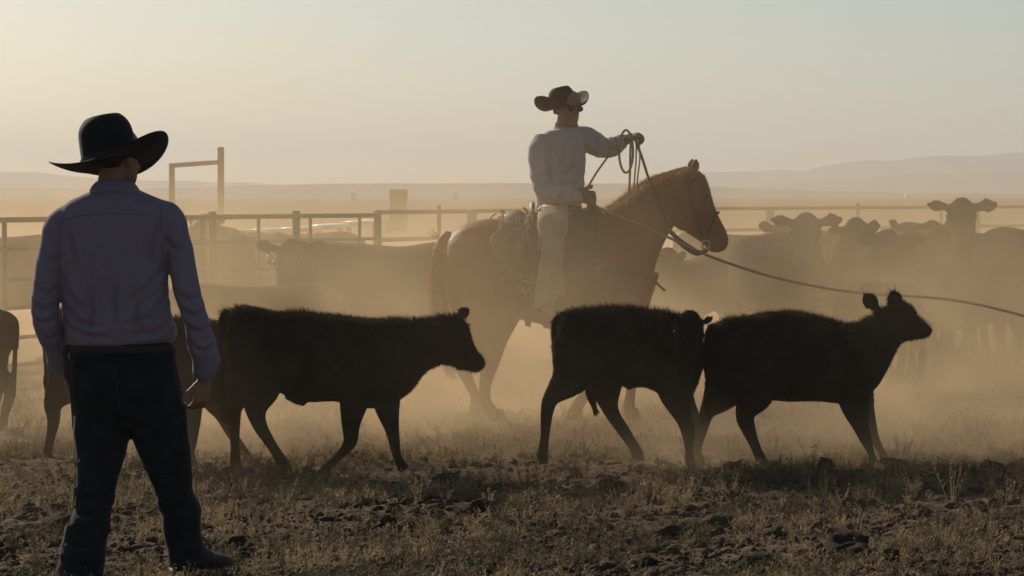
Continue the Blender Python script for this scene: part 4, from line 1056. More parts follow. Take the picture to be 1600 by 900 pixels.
# boots
for (a, b, y, ang) in ((134, 921, -0.17, 18), (291, 888, 0.03, -52)):
    bt = Geo()
    bt.prof([((-0.075, 0.15), (-0.075, 0.015), 0.034), ((-0.05, 0.17), (-0.05, 0.0), 0.042), ((0.0, 0.17), (0.0, 0.0), 0.044), ((0.05, 0.12), (0.05, 0.004), 0.046), ((0.11, 0.075), (0.11, 0.0), 0.05), ((0.17, 0.058), (0.17, 0.0), 0.046), ((0.215, 0.04), (0.215, 0.006), 0.025)], e=2.6)
    bo = obj('boot', bt, M['boot'], man, loc=(fr.x(a), y, 0.02), rot=(0, 0, R(90 + ang)))
    obj('heel', Geo().box((-0.045, 0, -0.002), (0.032, 0.034, 0.02)), M['boot'], bo)
hatm = thing('cowboy_hat', 'black felt cowboy hat on the standing man, tilted left', 'hat', fr.loc(), 0)
HT = Matrix.Translation(Vector(fr.p(175, 262, -0.005))) @ Euler((0, R(-12.5), 0)).to_matrix().to_4x4() @ Euler((R(-10), 0, 0)).to_matrix().to_4x4() @ Euler((0, 0, R(-14))).to_matrix().to_4x4()
hat_parts(hatm, HT, 'felt', brim=(0.27, 0.23), crown_h=0.205, curl=0.068, head=(0.116, 0.132), dip=0.02, power=1.8, crease=0.04)

# ---- rider
fr = Fr(870, HY)
rider = thing('person', 'rider on the brown horse, striped shirt, tan chaps, arm raised with coiled rope', 'person', (fr.loc()[0], HY, fr.loc()[2]), 0)
k = fr.k
TY = -0.02
sh = Geo()
sh.front(fs([(868, 902, 204, 0.07, TY), (852, 910, 211, 0.10, TY), (838, 918, 224, 0.125, TY), (836, 917, 240, 0.14, TY), (838, 914, 260, 0.145, TY), (838, 912, 285, 0.145, TY), (838, 911, 305, 0.15, TY), (840, 908, 322, 0.15, TY), (846, 902, 332, 0.13, TY)]), e=2.4)
NA = [(850, 222, -0.06, 0.078), (842, 240, -0.12, 0.075), (842, 265, -0.18, 0.068), (845, 288, -0.23, 0.064), (852, 303, -0.26, 0.062), (870, 308, -0.25, 0.060), (890, 310, -0.20, 0.052), (904, 311, -0.16, 0.046)]
FA = [(902, 217, 0.02, 0.078), (918, 221, 0.03, 0.085), (932, 228, 0.02, 0.083), (946, 233, 0.0, 0.074), (957, 232, -0.02, 0.066), (968, 226, -0.04, 0.054), (975, 223, -0.05, 0.048)]
def ap(A, pad): return [(fr.x(a), y, fr.z(b), r + pad) for a, b, y, r in A]
sh.chain(ap(NA, 0), n=16); sh.chain(ap(FA, 0), n=16)
me = fuse('shirt', sh, 0.009, 4)
wrinkle(me, 0.009, 17, 91, squash=(1, 0.8, 1.4)); wrinkle(me, 0.004, 36, 92)
creases(me, [[(858, 216), (855, 245), (856, 275), (862, 297)], [(856, 297), (880, 299), (908, 303)], [(911, 255), (888, 272), (866, 280)], [(911, 280), (888, 292), (868, 294)], [(832, 268), (842, 278), (854, 276)], [(832, 285), (844, 294), (856, 290)], [(908, 214), (914, 230), (916, 246)], [(925, 212), (932, 226), (930, 244)],
             [(945, 216), (950, 230), (946, 246)], [(960, 218), (964, 228), (960, 240)], [(870, 304), (874, 312), (872, 320)], [(886, 303), (890, 311), (888, 318)], [(880, 235), (876, 255), (868, 275)], [(900, 225), (894, 250), (896, 275)]], 0.016, 0.013)
rs = obj('shirt', me, M['stripe'], rider)
seams(me, [[(891, 208), (893, 230), (894, 260), (893, 290), (890, 322)], [(898, 210), (901, 230), (902, 260), (901, 290), (897, 320)]], 0.002, 'stripe', rs, 'placket_edge')
seams(me, [[(854, 240), (870, 239), (882, 240)], [(854, 240), (855, 258), (868, 263), (881, 258), (882, 240)]], 0.002, 'stripe', rs, 'pocket_edge')
cg = Geo(); rg = []
for z_, r_ in ((207, 0.080), (203, 0.078), (197, 0.074), (196, 0.078), (203, 0.090), (210, 0.098)):
    rg.append([(fr.x(885) + r_ * math.sin(a), TY + r_ * 0.9 * math.cos(a), fr.z(z_) + 0.034 * math.cos(a) - 0.05 * max(0, math.cos(a - math.pi + 0.5)) ** 10) for a in np.linspace(0, 2 * math.pi, 29)[:-1]])
cg.rings(rg, cap=False)
obj('collar', cg, M['stripe'], rs)
HR = Matrix.Translation(Vector(fr.p(885, 200, -0.03))) @ Euler((0, 0, R(180 + 28))).to_matrix().to_4x4() @ Euler((R(-4), R(-4), 0)).to_matrix().to_4x4()
bd = Geo()
human_head(bd, HR, 1.04)
bd.front(fs([(872, 900, 210, 0.06, TY), (856, 906, 225, 0.10, TY), (852, 900, 270, 0.11, TY), (852, 898, 320, 0.11, TY), (846, 900, 345, 0.14, TY)]), e=2.3)
RWr = Vector((fr.x(906), -0.14, fr.z(311))); LWr = Vector((fr.x(976), -0.05, fr.z(222)))
bd.chain(ap(NA, -0.02) + [(*RWr, 0.03)], n=12); bd.chain(ap(FA, -0.02) + [(*LWr, 0.03)], n=12)
for sd in (-1, 1):
    bd.chain([(fr.x(862), 0.12 * sd, fr.z(338), 0.10), (fr.x(866), 0.30 * sd, fr.z(352), 0.09), (fr.x(866), 0.40 * sd, fr.z(395), 0.07), (fr.x(858), 0.42 * sd, fr.z(440), 0.06), (fr.x(856), 0.41 * sd, fr.z(485), 0.045), (fr.x(870), 0.41 * sd, fr.z(500), 0.035)], n=14)
hand(bd, RWr, (1, 0.35, -0.02), (0.3, 0.9, -0.2), side=1, curl=1.0, s=1.1)
hand(bd, LWr, (0.9, -0.2, 0.3), (0.25, 0.3, -0.9), side=1, curl=1.4, s=1.1)
me = fuse('body', bd, 0.008, 3)
obj('body', me, M['skin'], rider)
for (w, d_, n_) in ((RWr, Vector((1, 0.35, -0.02)), Vector((0.3, 0.9, -0.2))), (LWr, Vector((0.9, -0.2, 0.3)), Vector((0.25, 0.3, -0.9)))):
    gg = Geo()
    hand(gg, w - d_.normalized() * 0.01, d_, n_, side=1, curl=1.35, s=1.25)
    gg.chain([(*(w - d_.normalized() * 0.06), 0.05), (*w, 0.04), (*(w + d_.normalized() * 0.02), 0.036)], n=12)
    me = fuse('glove', gg, 0.007, 2)
    obj('glove', me, M['glove'], rider)
gl_ = Geo(); g0 = Geo()
for sd in (-1, 1):
    g0.ball((0.034 * sd, 0.098, 0.122), (0.028, 0.012, 0.02), 8)
    g0.chain([(0.06 * sd, 0.09, 0.128, 0.004), (0.074 * sd, 0.04, 0.128, 0.004), (0.08 * sd, -0.005, 0.125, 0.004)], n=6)
g0.chain([(-0.012, 0.106, 0.126, 0.004), (0.012, 0.106, 0.126, 0.004)], n=6, sub=1)
gl_.merge(g0, HR @ Matrix.Scale(1.04, 4))
obj('sunglasses', gl_, M['glass'], rider)
hg = Geo(); hg.merge(hh_, HR @ Matrix.Scale(1.04, 4)); obj('hair', hg, M['hair'], rider)
# chaps
for sd in (-1, 1):
    cg = Geo()
    yb = [0.16, 0.28, 0.37, 0.42, 0.44, 0.44, 0.44]
    cg.front([(fr.x(a), fr.x(b), fr.z(c), d, y * sd) for (a, b, c, d), y in zip([(839, 886, 324, 0.12), (838, 887, 340, 0.13), (840, 884, 362, 0.12), (842, 878, 390, 0.10), (838, 878, 425, 0.085), (835, 881, 455, 0.08), (834, 882, 470, 0.08)], yb)], n=24, e=2.2, rc=0.0)
    me = fuse('chaps', cg, 0.010, 3)
    V = coords(me)   # slanted hem: longer at the back
    tt = np.clip((fr.z(430) - V[:, 2]) / (fr.z(430) - fr.z(470)), 0, 1)
    V[:, 2] += tt * (np.clip((V[:, 0] - fr.x(858)) / (24 / k), -1, 1)) * (12 / k)
    setco(me, V)
    wrinkle(me, 0.008, 11, 95 + sd, squash=(1.3, 1, 0.7))
    cp = obj('chaps', me, M['chaps'], rider)
    bt = Geo()
    bt.prof([((-0.06, 0.14), (-0.06, 0.0), 0.035), ((0.0, 0.15), (0.0, 0.0), 0.042), ((0.06, 0.1), (0.06, 0.0), 0.044), ((0.13, 0.06), (0.13, 0.0), 0.045), ((0.2, 0.035), (0.2, 0.008), 0.025)], e=2.6)
    obj('boot', bt, M['boot'], rider, loc=(fr.x(856), 0.40 * sd, fr.z(506)))
for i in range(11):
    z_ = 330 + i * 6
    obj('concho', Geo().ball(fr.p(842 + (i % 2), z_, -0.27 - i * 0.016 if i < 8 else -0.40), (0.012, 0.008, 0.012), 6), M['metal'], rider)
belt = Geo(); rg = []
for z_ in (333, 332, 325, 324):
    pad = 0.004 if z_ in (333, 324) else 0.010
    rg.append(belt.oval((fr.x(874), TY, fr.z(z_)), (33 / k + pad, 0, 0), (0, 0.15 + pad, 0), 30, 2.4))
belt.rings(rg, cap=False); obj('belt', belt, M['strap'], rider)
hatr = thing('cowboy_hat', 'brown felt cowboy hat worn by the rider', 'hat', fr.loc(), 0)
HT = Matrix.Translation(Vector(fr.p(879, 172, -0.025))) @ Euler((0, R(-8), 0)).to_matrix().to_4x4() @ Euler((0, 0, R(180 + 34))).to_matrix().to_4x4() @ Euler((R(-1), 0, 0)).to_matrix().to_4x4()
hat_parts(hatr, HT, 'feltbrown', brim=(0.215, 0.20), crown_h=0.15, curl=0.10, head=(0.088, 0.106), dip=0.006, power=1.8, crease=0.035)

# ------------------------------------------------------------------ ropes
lar = thing('lariat', 'long lariat rope running from the saddle horn to the right edge', 'rope', fr.loc(), 0)
def tube(name, pts, r, parent, m='rope'):
    return obj(name, Geo().chain([(*p, r) for p in pts], n=7, sub=8), M[m], parent)
tube('taut_rope', [fr.p(926, 322, -0.06), fr.p(945, 333, -0.22), fr.p(975, 345, -0.28), fr.p(1010, 358, -0.30), fr.p(1050, 377, -0.32), fr.p(1100, 400, -0.36), fr.p(1150, 418, -0.42), fr.p(1200, 433, -0.48), fr.p(1270, 448, -0.56), fr.p(1340, 457, -0.64),
                   fr.p(1400, 460, -0.7), fr.p(1450, 464, -0.76), fr.p(1500, 472, -0.82), fr.p(1560, 487, -0.9), fr.p(1620, 506, -1.0), fr.p(1750, 560, -1.2)], 0.0095, lar)
lp = [(977 + 11 * math.cos(a), 240 + 33 * math.sin(a)) for a in np.linspace(-1.2, 5.0, 22)]
tube('coil', [fr.p(a, b, -0.10 - 0.002 * i) for i, (a, b) in enumerate(lp)], 0.0085, lar)
lp = [(985 + 10 * math.cos(a), 258 + 52 * math.sin(a)) for a in np.linspace(-1.3, 1.4, 14)]
tube('coil', [fr.p(985, 212, -0.09), fr.p(984, 240, -0.10), fr.p(983, 280, -0.11), fr.p(981, 312, -0.11), fr.p(978, 325, -0.12)], 0.0085, lar)
tube('coil', [fr.p(993, 214, -0.07), fr.p(993, 250, -0.08), fr.p(990, 290, -0.08), fr.p(989, 318, -0.09)], 0.006, lar)
tube('coil', [fr.p(996, 216, -0.06), fr.p(999, 248, -0.07), fr.p(995, 285, -0.07), fr.p(994, 315, -0.08)], 0.006, lar)
tube('tail_end', [fr.p(981, 214, -0.12), fr.p(965, 226, -0.13), fr.p(949, 248, -0.12), fr.p(932, 272, -0.11), fr.p(914, 302, -0.10)], 0.0075, lar)

# ------------------------------------------------------------------ fences and far structures
def wpt(px, py, Y): return np.array(W(px, py, Y))
def bar(name, a, b, r, material, parent, n=8, e=2.0):
    a = np.array(a); b = np.array(b)
    return obj(name, Geo().chain([(*a, r), (*((a + b) / 2), r), (*b, r)], ref=(0, 0, 1) if abs(b[2] - a[2]) < abs(b[0] - a[0]) + abs(b[1] - a[1]) else (0, 1, 0), n=n, e=e, sub=1, rc=0.0), M[material], parent)
def post(name, px, Y, ztop, r, material, parent, square=False):
    X = wx(px, Y)
    rg = []
    nn = 8 if not square else 12
    g = Geo()
    for z_ in (-0.1, ztop * 0.5, ztop - 0.01, ztop):
        rg.append(g.oval((X, Y, z_), (r * (1 if z_ < ztop else 0.93), 0, 0), (0, r * (1 if z_ < ztop else 0.93), 0), nn, 2 if not square else 8))
    g.rings(rg, round_cap=0.0)
    return obj(name, g, M[material], parent)
# near pipe fence: from the left edge to the third wooden post
fen = thing('pipe_fence', 'rusty steel pipe fence behind the standing man, from the left edge', 'fence', (0, 0, 0))
def fY(px): return 24.0 + (px + 60) / 650.0 * 6.5
ZR = [1.385, 1.135, 0.865, 0.615, 0.355, 0.115]
secs = [(-420, -150), (-150, 7), (7, 332), (332, 463), (463, 590)]
for a, b in secs:
    for i, z_ in enumerate(ZR):
        A = (wx(a, fY(a)), fY(a), z_); B = (wx(b, fY(b)), fY(b), z_)
        bar('rail', A, B, 0.024 if i == 0 else 0.018, 'pipe', fen)
for px in (-150, 7):
    post('upright', px, fY(px), 1.385, 0.022, 'pipe', fen)
for px in (250, 316, 404, 485, 562):
    post('upright', px, fY(px) + 0.03, 1.375, 0.018, 'pipe', fen)
for px, zt in ((332, 1.44), (463, 1.44), (590, 1.43)):
    post('wooden_post', px, fY(px) + 0.10, zt, 0.042, 'wood', fen)
# farther fence across the back
fb_ = thing('pipe_fence', 'faint rail fence running along the back of the pen to the right', 'fence', (0, 0, 0))
ptsb = [(590, 38), (686, 40), (737, 41), (850, 44), (960, 46), (1070, 48), (1203, 50), (1340, 52), (1470, 54), (1525, 55), (1680, 57)]
for (a, Ya), (b, Yb) in zip(ptsb[:-1], ptsb[1:]):
    for z_ in (1.37, 1.0, 0.62):
        bar('rail', (wx(a, Ya), Ya, z_), (wx(b, Yb), Yb, z_), 0.03, 'pipe', fb_)
for i, (a, Ya) in enumerate(ptsb):
    post('wooden_post', a, Ya + 0.12, 1.46 if i % 2 else 1.40, 0.075 if a in (737, 1203, 1525) else 0.03, 'wood', fb_)
# plank rail, coloured white for the sun's glare on top
pl = thing('plank_rail', 'pale sunlit plank walkway rail beyond the fence posts', 'plank rail', (0, 0, 0))
segs = [(296, 376.5, 33.5, 327, 377.5, 33.6), (338, 363.5, 39, 364, 362.8, 39.5), (376, 362.7, 39.5, 400, 362, 40.5), (412, 361.6, 41, 440, 360.2, 42), (453, 359.5, 43, 484, 357, 46), (498, 355.8, 47, 531, 351.5, 53), (545, 350, 54, 585, 345, 64)]
for (a, b, Y1, c, d, Y2) in segs:
    A = wpt(a, b, Y1); B = wpt(c, d, Y2)
    dirv = Vector(B - A); L_ = dirv.length
    Mr = dirv.to_track_quat('X', 'Z').to_matrix()
    obj('plank', Geo().box((A + B) / 2, (L_ / 2, 0.19, 0.03), Mr), M['plank'], pl)
    for e_ in (A, B):
        obj('post', Geo().box((e_[0], e_[1] + 0.03, e_[2] / 2 - 0.06), (0.05, 0.05, e_[2] / 2)), M['wood'], pl)
# tall gate frame
gt = thing('gate_frame', 'tall wooden gate frame with one post higher than its crossbar', 'gate frame', (0, 0, 0))
GY = 105.0
for px, py, r in ((269, 256, 0.105), (345.5, 230, 0.12)):
    a = W(px, py, GY)
    g = Geo()
    g.rings([g.oval((a.x, GY, z_), (r * s_, 0, 0), (0, r * s_, 0), 12, 6) for z_, s_ in ((-0.2, 1.05), (a.z * 0.5, 1.0), (a.z - 0.02, 0.97), (a.z, 0.9))], round_cap=0.0)
    obj('post', g, M['wood'], gt)
A = W(265, 259, GY - 0.24); B = W(343, 253.5, GY - 0.24)
bar('crossbar', A, B, 0.085, 'wood', gt, 12, 6)
# stack of bales
hs = thing('hay_stack', 'brown blocky stack of bales on the plain behind the fence', 'hay stack', (0, 0, 0))
SY = 120.0
kk = F / SY
for i in range(4):
    for j in range(2):
        X0 = wx(616 + 13.5 * j, SY) + random.uniform(-0.02, 0.02)
        z0 = 0.31 + i * 0.44
        w_ = 0.185
        g = Geo()
        g.rings([g.oval((X0, SY, z0 + dz), (w_ * s_, 0, 0), (0, 0.5 * s_, 0), 16, 6) for dz, s_ in ((-0.215, 0.93), (-0.18, 1), (0.18, 1), (0.215, 0.93))], round_cap=0.02)
        obj('bale', g, M['hay'], hs)
g = Geo(); X0 = wx(608, SY)
g.rings([g.oval((X0, SY + 0.05, 0.3 + dz), (0.11 * s_, 0, 0), (0, 0.4 * s_, 0), 16, 6) for dz, s_ in ((-0.30, 0.93), (-0.26, 1), (0.22, 1), (0.25, 0.93))], round_cap=0.02)
obj('bale', g, M['hay'], hs)
# tiny far sheds on the plain
for i, (px, py, Y_, lab) in enumerate(((552, 314, 900, 'tiny pale shed on the plain left of the hay stack'), (712, 313, 1000, 'tiny pale shed on the plain between hay stack and rider'), (198, 314, 800, 'tiny pale shed on the plain near the gate frame'), (1418, 300, 1500, 'tiny pale shed on the plain above the right herd'))):
    sh_ = thing('shed', lab, 'shed', (wx(px, Y_), Y_, 0))
    w_ = 9 * Y_ / F / 2 * 0.8
    obj('wall', Geo().box((0, 0, 1.2), (w_, 2.5, 1.2)), M['white'], sh_)
    g = Geo(); g.add([(-w_ - .2, -2.7, 2.4), (w_ + .2, -2.7, 2.4), (w_ + .2, 2.7, 2.4), (-w_ - .2, 2.7, 2.4), (-w_ - .2, 0, 3.2), (w_ + .2, 0, 3.2)], [(0, 1, 5, 4), (2, 3, 4, 5), (0, 4, 3), (1, 2, 5), (0, 3, 2, 1)])
    obj('roof', g.mesh('roof', False), M['white'], sh_)

# ------------------------------------------------------------------ clods and weeds
def ico(sub):
    bm = bmesh.new(); bmesh.ops.create_icosphere(bm, subdivisions=sub, radius=1.0)
    V = np.array([v.co[:] for v in bm.verts]); Fa = np.array([[v.index for v in f.verts] for f in bm.faces]); bm.free()
    return V, Fa
V1, F1_ = ico(1); V2, F2_ = ico(2); V3, F3_ = ico(3)
def clod_shape(V, seed, rough=0.3):
    w = waves(V, 2.2, seed) * 0.22 + waves(V, 5.0, seed + 1) * 0.12 * rough / 0.3
    Q = V * (1 + w)[:, None]
    r = np.random.default_rng(seed + 7)
    for i in range(9):                      # broken faces
        d = r.normal(size=3); d /= np.linalg.norm(d)
        c = r.uniform(0.5, 0.85)
        e = Q @ d - c
        Q = Q - np.clip(e, 0, None)[:, None] * d * 0.92
    return Q * (1 + waves(Q, 9.0, seed + 2) * 0.09)[:, None]
def scatter_clods(name, n, smin, smax, ylo, yhi, seed, base):
    r = np.random.default_rng(seed)
    Vb, Fb = base
    shapes = [clod_shape(Vb, 100 + i) for i in range(9)]
    VV = []; FF = []; o = 0
    for i in range(n):
        Y = CAMH * F / r.uniform(CAMH * F / yhi, CAMH * F / ylo)
        X = r.uniform(-0.2, 0.2) * Y
        s = smin * (smax / smin) ** (r.random() ** 2.2)
        a = r.uniform(0, 6.28); c, sn = math.cos(a), math.sin(a)
        q = shapes[r.integers(9)] * np.array((s * r.uniform(0.8, 1.4), s * r.uniform(0.8, 1.3), s * r.uniform(0.45, 0.85)))
        q = np.stack([q[:, 0] * c - q[:, 1] * sn, q[:, 0] * sn + q[:, 1] * c, q[:, 2]], 1)
        VV.append(q + np.array((X, Y, float(gz(X, Y)) + s * 0.15))); FF.append(Fb + o); o += len(Vb)
    kind(obj(name, npmesh(name, np.concatenate(VV), np.concatenate(FF), False), M['clod']), 'stuff')
scatter_clods('dirt_clods', 13000, 0.007, 0.042, 11.2, 17.5, 5, (V1, F1_))
scatter_clods('dirt_lumps', 520, 0.02, 0.06, 11.0, 16.0, 6, (V2, F2_))
big = [(1192, 888, 0.085, 'pointed dark clod at the bottom edge, right of centre'), (1322, 870, 0.10, 'rounded dark clod near the bottom edge, below the right calf'), (1400, 735, 0.085, 'dust veiled clod under the right calf front feet'),
       (1292, 742, 0.075, 'dark clod between the right calf hind and front feet'), (352, 872, 0.085, 'dark clod right of the standing man boot'), (745, 800, 0.09, 'dark clod below the gap between the left and middle calves'),
       (950, 768, 0.075, 'dark clod below the middle calf belly'), (1040, 830, 0.075, 'angular clod below the middle calf front feet'), (600, 828, 0.07, 'dark lump beneath the left calf front feet'), (1142, 740, 0.065, 'flat dark slab of earth at the right calf hind feet'),
       (1554, 738, 0.085, 'dark clod on the shadow edge near the right border'), (96, 830, 0.085, 'dark clod left of the standing man knee'), (484, 742, 0.055, 'clod heap between the left calf feet'), (1345, 880, 0.075, 'clod touching the rounded clod at the bottom edge'),
       (1196, 650, 0.06, 'hazy clod in the dust behind the right calf'), (1000, 884, 0.06, 'half buried clod at the bottom centre right'), (700, 748, 0.07, 'dark clod just beyond the left calf front hoof')]
cm = [npmesh('dirt_clod', clod_shape(V3, 300 + i, 0.5), F3_, False) for i in range(5)]
for c_ in cm: c_.materials.append(M['clod'])
for i, (px, py, s, lab) in enumerate(big):
    Y = row_y(py); X = wx(px, Y)
    o = obj('dirt_clod', cm[i % 5], None, None, (X, Y, float(gz(X, Y)) + s * 0.25), (random.uniform(-.3, .3), random.uniform(-.3, .3), random.uniform(0, 6)))
    o.scale = (s * random.uniform(1, 1.5), s, s * random.uniform(0.6, 0.9))
    tag(o, lab, 'dirt clod', 'large dirt clods')

def weed_arrays(r, h, stems, leaf):
    """one small weed: leaning stems with many small leaves; returns triangles"""
    V = []; T = []
    for s in range(stems):
        a = r.uniform(0, 6.28); lean = r.uniform(0.1, 0.65); hh = h * r.uniform(0.5, 1.0)
        d = np.array((math.cos(a) * lean, math.sin(a) * lean, 1.0))
        b0 = np.array((math.cos(a), math.sin(a), 0)) * r.uniform(0, 0.02)
        sd = np.array((1.0, 0.2 * r.normal(), 0)) * 0.0022
        p = [b0, b0 + d * hh * 0.5, b0 + d * hh * np.array((1.15, 1.15, 1.0))]
        o = len(V)
        V += [p[0] - sd, p[0] + sd, p[1] - sd * .7, p[1] + sd * .7, p[2]]
        T += [(o, o + 1, o + 3), (o, o + 3, o + 2), (o + 2, o + 3, o + 4)]
        for k_ in range(leaf):
            t = r.uniform(0.25, 1.0)
            q = b0 + d * hh * t
            a2 = r.uniform(0, 6.28); L = r.uniform(0.010, 0.026) * (1.15 - 0.5 * t)
            ld = np.array((math.cos(a2), math.sin(a2), r.uniform(0.2, 1.2))) * L
            ls = np.array((-math.sin(a2), math.cos(a2), r.normal() * 0.4)) * 0.0035
            o = len(V)
            V += [q, q + ld * .5 + ls, q + ld, q + ld * .5 - ls]
            T += [(o, o + 1, o + 2), (o, o + 2, o + 3)]
    return np.array(V), np.array(T)
def field(name, n, hr, ylo, yhi, seed, material, dens_seed, thr, stems=(3, 8), leaf=(4, 10)):
    r = np.random.default_rng(seed)
    protos = [weed_arrays(r, 1.0 * r.uniform(0.06, 0.12) , int(r.integers(*stems)), int(r.integers(*leaf))) for _ in range(24)]
    VV = []; TT = []; o = 0; c = 0; tries = 0
    while c < n and tries < n * 8:
        tries += 1
        Y = CAMH * F / r.uniform(CAMH * F / yhi, CAMH * F / ylo)
        X = r.uniform(-0.21, 0.21) * Y
        dn = math.sin(X * 2.1 + dens_seed) * math.sin(Y * 1.3 + dens_seed * 2) + 0.6 * math.sin(X * 4.7 - Y * 3.1 + dens_seed) + 0.4 * r.normal()
        if dn < thr: continue
        V, T = protos[r.integers(24)]
        s = r.uniform(*hr); a = r.uniform(0, 6.28); cs, sn = math.cos(a), math.sin(a)
        q = np.stack([V[:, 0] * cs - V[:, 1] * sn, V[:, 0] * sn + V[:, 1] * cs, V[:, 2]], 1) * s
        VV.append(q + np.array((X, Y, float(gz(X, Y)) - 0.008))); TT.append(T + o); o += len(V); c += 1
    kind(obj(name, npmesh(name, np.concatenate(VV), np.concatenate(TT)), M[material]), 'stuff')
field('dry_weeds', 2400, (0.35, 1.0), 11.0, 14.6, 11, 'straw', 0.3, 0.15)
field('far_dry_weeds', 3600, (0.4, 1.2), 14.6, 24.0, 14, 'straw', 0.9, -0.4)
field('grey_green_weeds', 3800, (0.4, 1.1), 11.0, 22.0, 12, 'weed', 1.7, -0.1)
field('short_stubble', 14000, (0.13, 0.38), 11.0, 18.0, 13, 'straw', 2.9, -0.4, (3, 6), (1, 4))
tall = [(985, 720, 0.20, 'at the middle calf forward hind hoof'), (940, 715, 0.22, 'under the tail of the middle calf'), (905, 712, 0.2, 'between the middle calf hind legs'), (1075, 728, 0.22, 'at the middle calf front hoof'),
        (1140, 728, 0.24, 'between the right calf hind hooves'), (1215, 722, 0.22, 'just ahead of the right calf hind hooves'), (1290, 790, 0.24, 'in the shadow below the right calf belly'), (1490, 790, 0.27, 'tallest in the shadow at the right'),
        (1435, 690, 0.25, 'in the dust right of the right calf front hooves'), (1530, 690, 0.26, 'in the dust below the rope at the right'), (1590, 690, 0.24, 'cut by the right edge in the dust'), (395, 735, 0.2, 'between the left calf hind hooves'),
        (820, 770, 0.18, 'below the gap between left and middle calves'), (655, 790, 0.17, 'below the left calf front hoof'), (1010, 800, 0.17, 'below the middle calf front hooves'), (780, 740, 0.2, 'midway between left and middle calves'),
        (690, 735, 0.2, 'right of the left calf front hoof'), (40, 720, 0.2, 'left of the hidden calf hind leg'), (20, 690, 0.2, 'at the left edge below the pipe fence'), (560, 770, 0.17, 'below the left calf belly'), (440, 800, 0.17, 'right of the standing man knee'),
        (1270, 725, 0.22, 'under the right calf belly'), (1410, 720, 0.2, 'at the right calf leading front hoof'), (1575, 790, 0.2, 'in the shadow at the right edge')]
for i, (px, py, h, lab) in enumerate(tall):
    r = np.random.default_rng(500 + i)
    V, T = weed_arrays(r, h, 6, 22)
    Y = row_y(py); X = wx(px, Y)
    o = obj('weed', npmesh('weed', V, T), M['straw' if i % 3 else 'weed'], None, (X, Y, float(gz(X, Y)) - 0.01))
    tag(o, 'upright dry weed ' + lab, 'weed', 'tall dry weeds in the pen')

# ------------------------------------------------------------------ air: even haze, and the dust kicked up by the herd
def closed_box(name, lo, hi):
    g = Geo(); g.box([(a + b) / 2 for a, b in zip(lo, hi)], [(b - a) / 2 for a, b in zip(lo, hi)])
    return obj(name, g.mesh(name, False))
hz = kind(closed_box('haze', (-5600, -70, -8), (5600, 6700, 110)), 'stuff')
m = bpy.data.materials.new('haze'); m.use_nodes = True
N = m.node_tree.nodes; L = m.node_tree.links
N.remove(N['Principled BSDF'])
pv = N.new('ShaderNodeVolumePrincipled')
pv.inputs['Color'].default_value = (0.74, 0.86, 0.97, 1)
pv.inputs['Density'].default_value = 0.00029
pv.inputs['Anisotropy'].default_value = 0.1
L.new(pv.outputs[0], N['Material Output'].inputs['Volume'])
hz.data.materials.append(m)

du = kind(closed_box('dust_cloud', (-16, 12.3, -0.2), (18, 75, 3.4)), 'stuff')
m = bpy.data.materials.new('dust'); m.use_nodes = True
nt = m.node_tree; N = nt.nodes; L = nt.links
N.remove(N['Principled BSDF'])
pv = N.new('ShaderNodeVolumePrincipled')
pv.inputs['Color'].default_value = (0.85, 0.65, 0.405, 1)
pv.inputs['Anisotropy'].default_value = 0.35
L.new(pv.outputs[0], N['Material Output'].inputs['Volume'])
tc = N.new('ShaderNodeNewGeometry')
sep = N.new('ShaderNodeSeparateXYZ'); L.new(tc.outputs['Position'], sep.inputs[0])
def mth(op, a, b=None, c=None):
    n = N.new('ShaderNodeMath'); n.operation = op
    for i, v in enumerate((a, b, c)):
        if v is None: continue
        if isinstance(v, (int, float)): n.inputs[i].default_value = v
        else: L.new(v, n.inputs[i])
    return n.outputs[0]
def rngm(v, a, b, c, d):
    n = N.new('ShaderNodeMapRange'); n.interpolation_type = 'SMOOTHSTEP'
    L.new(v, n.inputs[0])
    for i, q_ in enumerate((a, b, c, d)): n.inputs[i + 1].default_value = q_
    return n.outputs[0]
nz = N.new('ShaderNodeTexNoise'); nz.inputs['Scale'].default_value = 0.62; nz.inputs['Detail'].default_value = 4.0; nz.inputs['Roughness'].default_value = 0.55
L.new(tc.outputs['Position'], nz.inputs['Vector'])
X_, Y_, Z_ = sep.outputs
low = mth('MULTIPLY', mth('EXPONENT', mth('MULTIPLY', Z_, -1 / 0.44)), 0.25)
n2_ = N.new('ShaderNodeTexNoise'); n2_.inputs['Scale'].default_value = 1.25; n2_.inputs['Detail'].default_value = 3.0; n2_.inputs['Distortion'].default_value = 0.6
L.new(tc.outputs['Position'], n2_.inputs['Vector'])
low = mth('MULTIPLY', low, rngm(n2_.outputs[0], 0.38, 0.64, 0.25, 1.9))
low = mth('MULTIPLY', low, rngm(Y_, 24.0, 60.0, 1.0, 0.2))
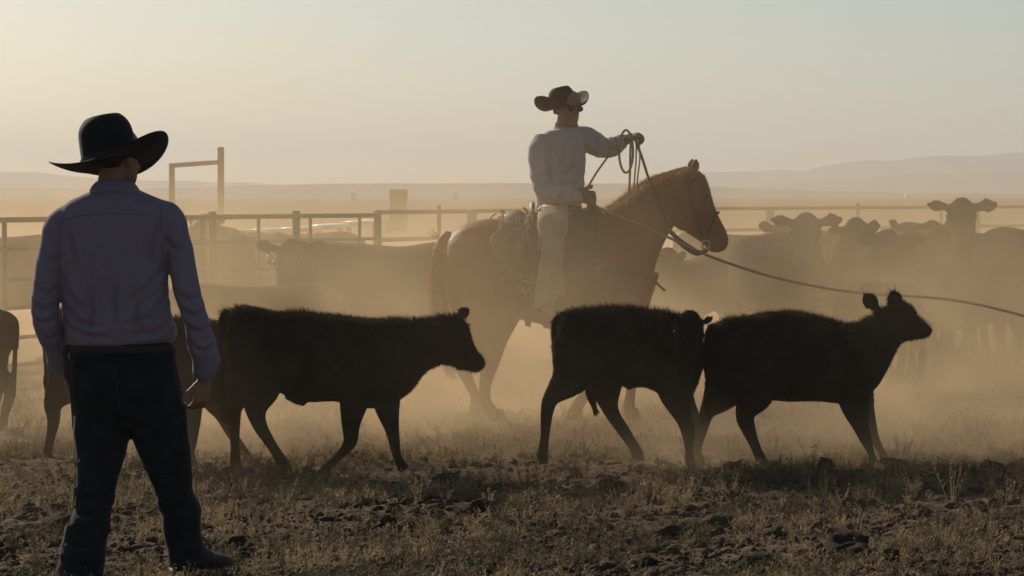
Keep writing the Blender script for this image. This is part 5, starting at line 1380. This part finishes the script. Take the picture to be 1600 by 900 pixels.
high = mth('MULTIPLY', mth('EXPONENT', mth('MULTIPLY', Z_, -1 / 3.5)), 0.093)
high = mth('MULTIPLY', high, rngm(Y_, 18.5, 22.5, 1.0, 0.17))
high = mth('MULTIPLY', high, rngm(Y_, 30.0, 60.0, 1.0, 0.25))
d = mth('ADD', low, high)
d = mth('MULTIPLY', d, rngm(nz.outputs[0], 0.38, 0.64, 0.15, 1.85))
d = mth('MULTIPLY', d, mth('ADD', rngm(Y_, 12.4, 14.5, 0.0, 0.04), rngm(Y_, 16.3, 18.2, 0.0, 0.95)))
d = mth('MULTIPLY', d, rngm(Z_, 1.6, 3.3, 1.0, 0.0))
puffs = [((wx(1380, 17.2), 17.3, 0.10), (0.55, 0.5, 0.22), 1.0), ((wx(1480, 17.6), 17.6, 0.05), (0.6, 0.5, 0.18), 0.7), ((wx(1085, 16.6), 16.75, 0.05), (0.28, 0.35, 0.2), 1.0), ((wx(1240, 17.5), 17.8, 0.05), (0.7, 0.5, 0.2), 0.5),
         ((wx(790, 20.9), 20.9, 0.15), (0.9, 0.45, 0.45), 0.7), ((wx(560, 18.5), 18.8, 0.1), (0.8, 0.6, 0.35), 0.4), ((wx(900, 21.0), 21.0, 0.2), (0.8, 0.45, 0.5), 0.7)]
for c, s, a in puffs:
    vm = N.new('ShaderNodeVectorMath'); vm.operation = 'SUBTRACT'; L.new(tc.outputs['Position'], vm.inputs[0]); vm.inputs[1].default_value = c
    v2 = N.new('ShaderNodeVectorMath'); v2.operation = 'DIVIDE'; L.new(vm.outputs[0], v2.inputs[0]); v2.inputs[1].default_value = s
    v3 = N.new('ShaderNodeVectorMath'); v3.operation = 'DOT_PRODUCT'; L.new(v2.outputs[0], v3.inputs[0]); L.new(v2.outputs[0], v3.inputs[1])
    e_ = mth('EXPONENT', mth('MULTIPLY', v3.outputs['Value'], -1.0))
    d = mth('ADD', d, mth('MULTIPLY', mth('MULTIPLY', e_, a * 2.2), rngm(nz.outputs[0], 0.3, 0.7, 0.4, 1.5)))
L.new(d, pv.inputs['Density'])
du.data.materials.append(m)
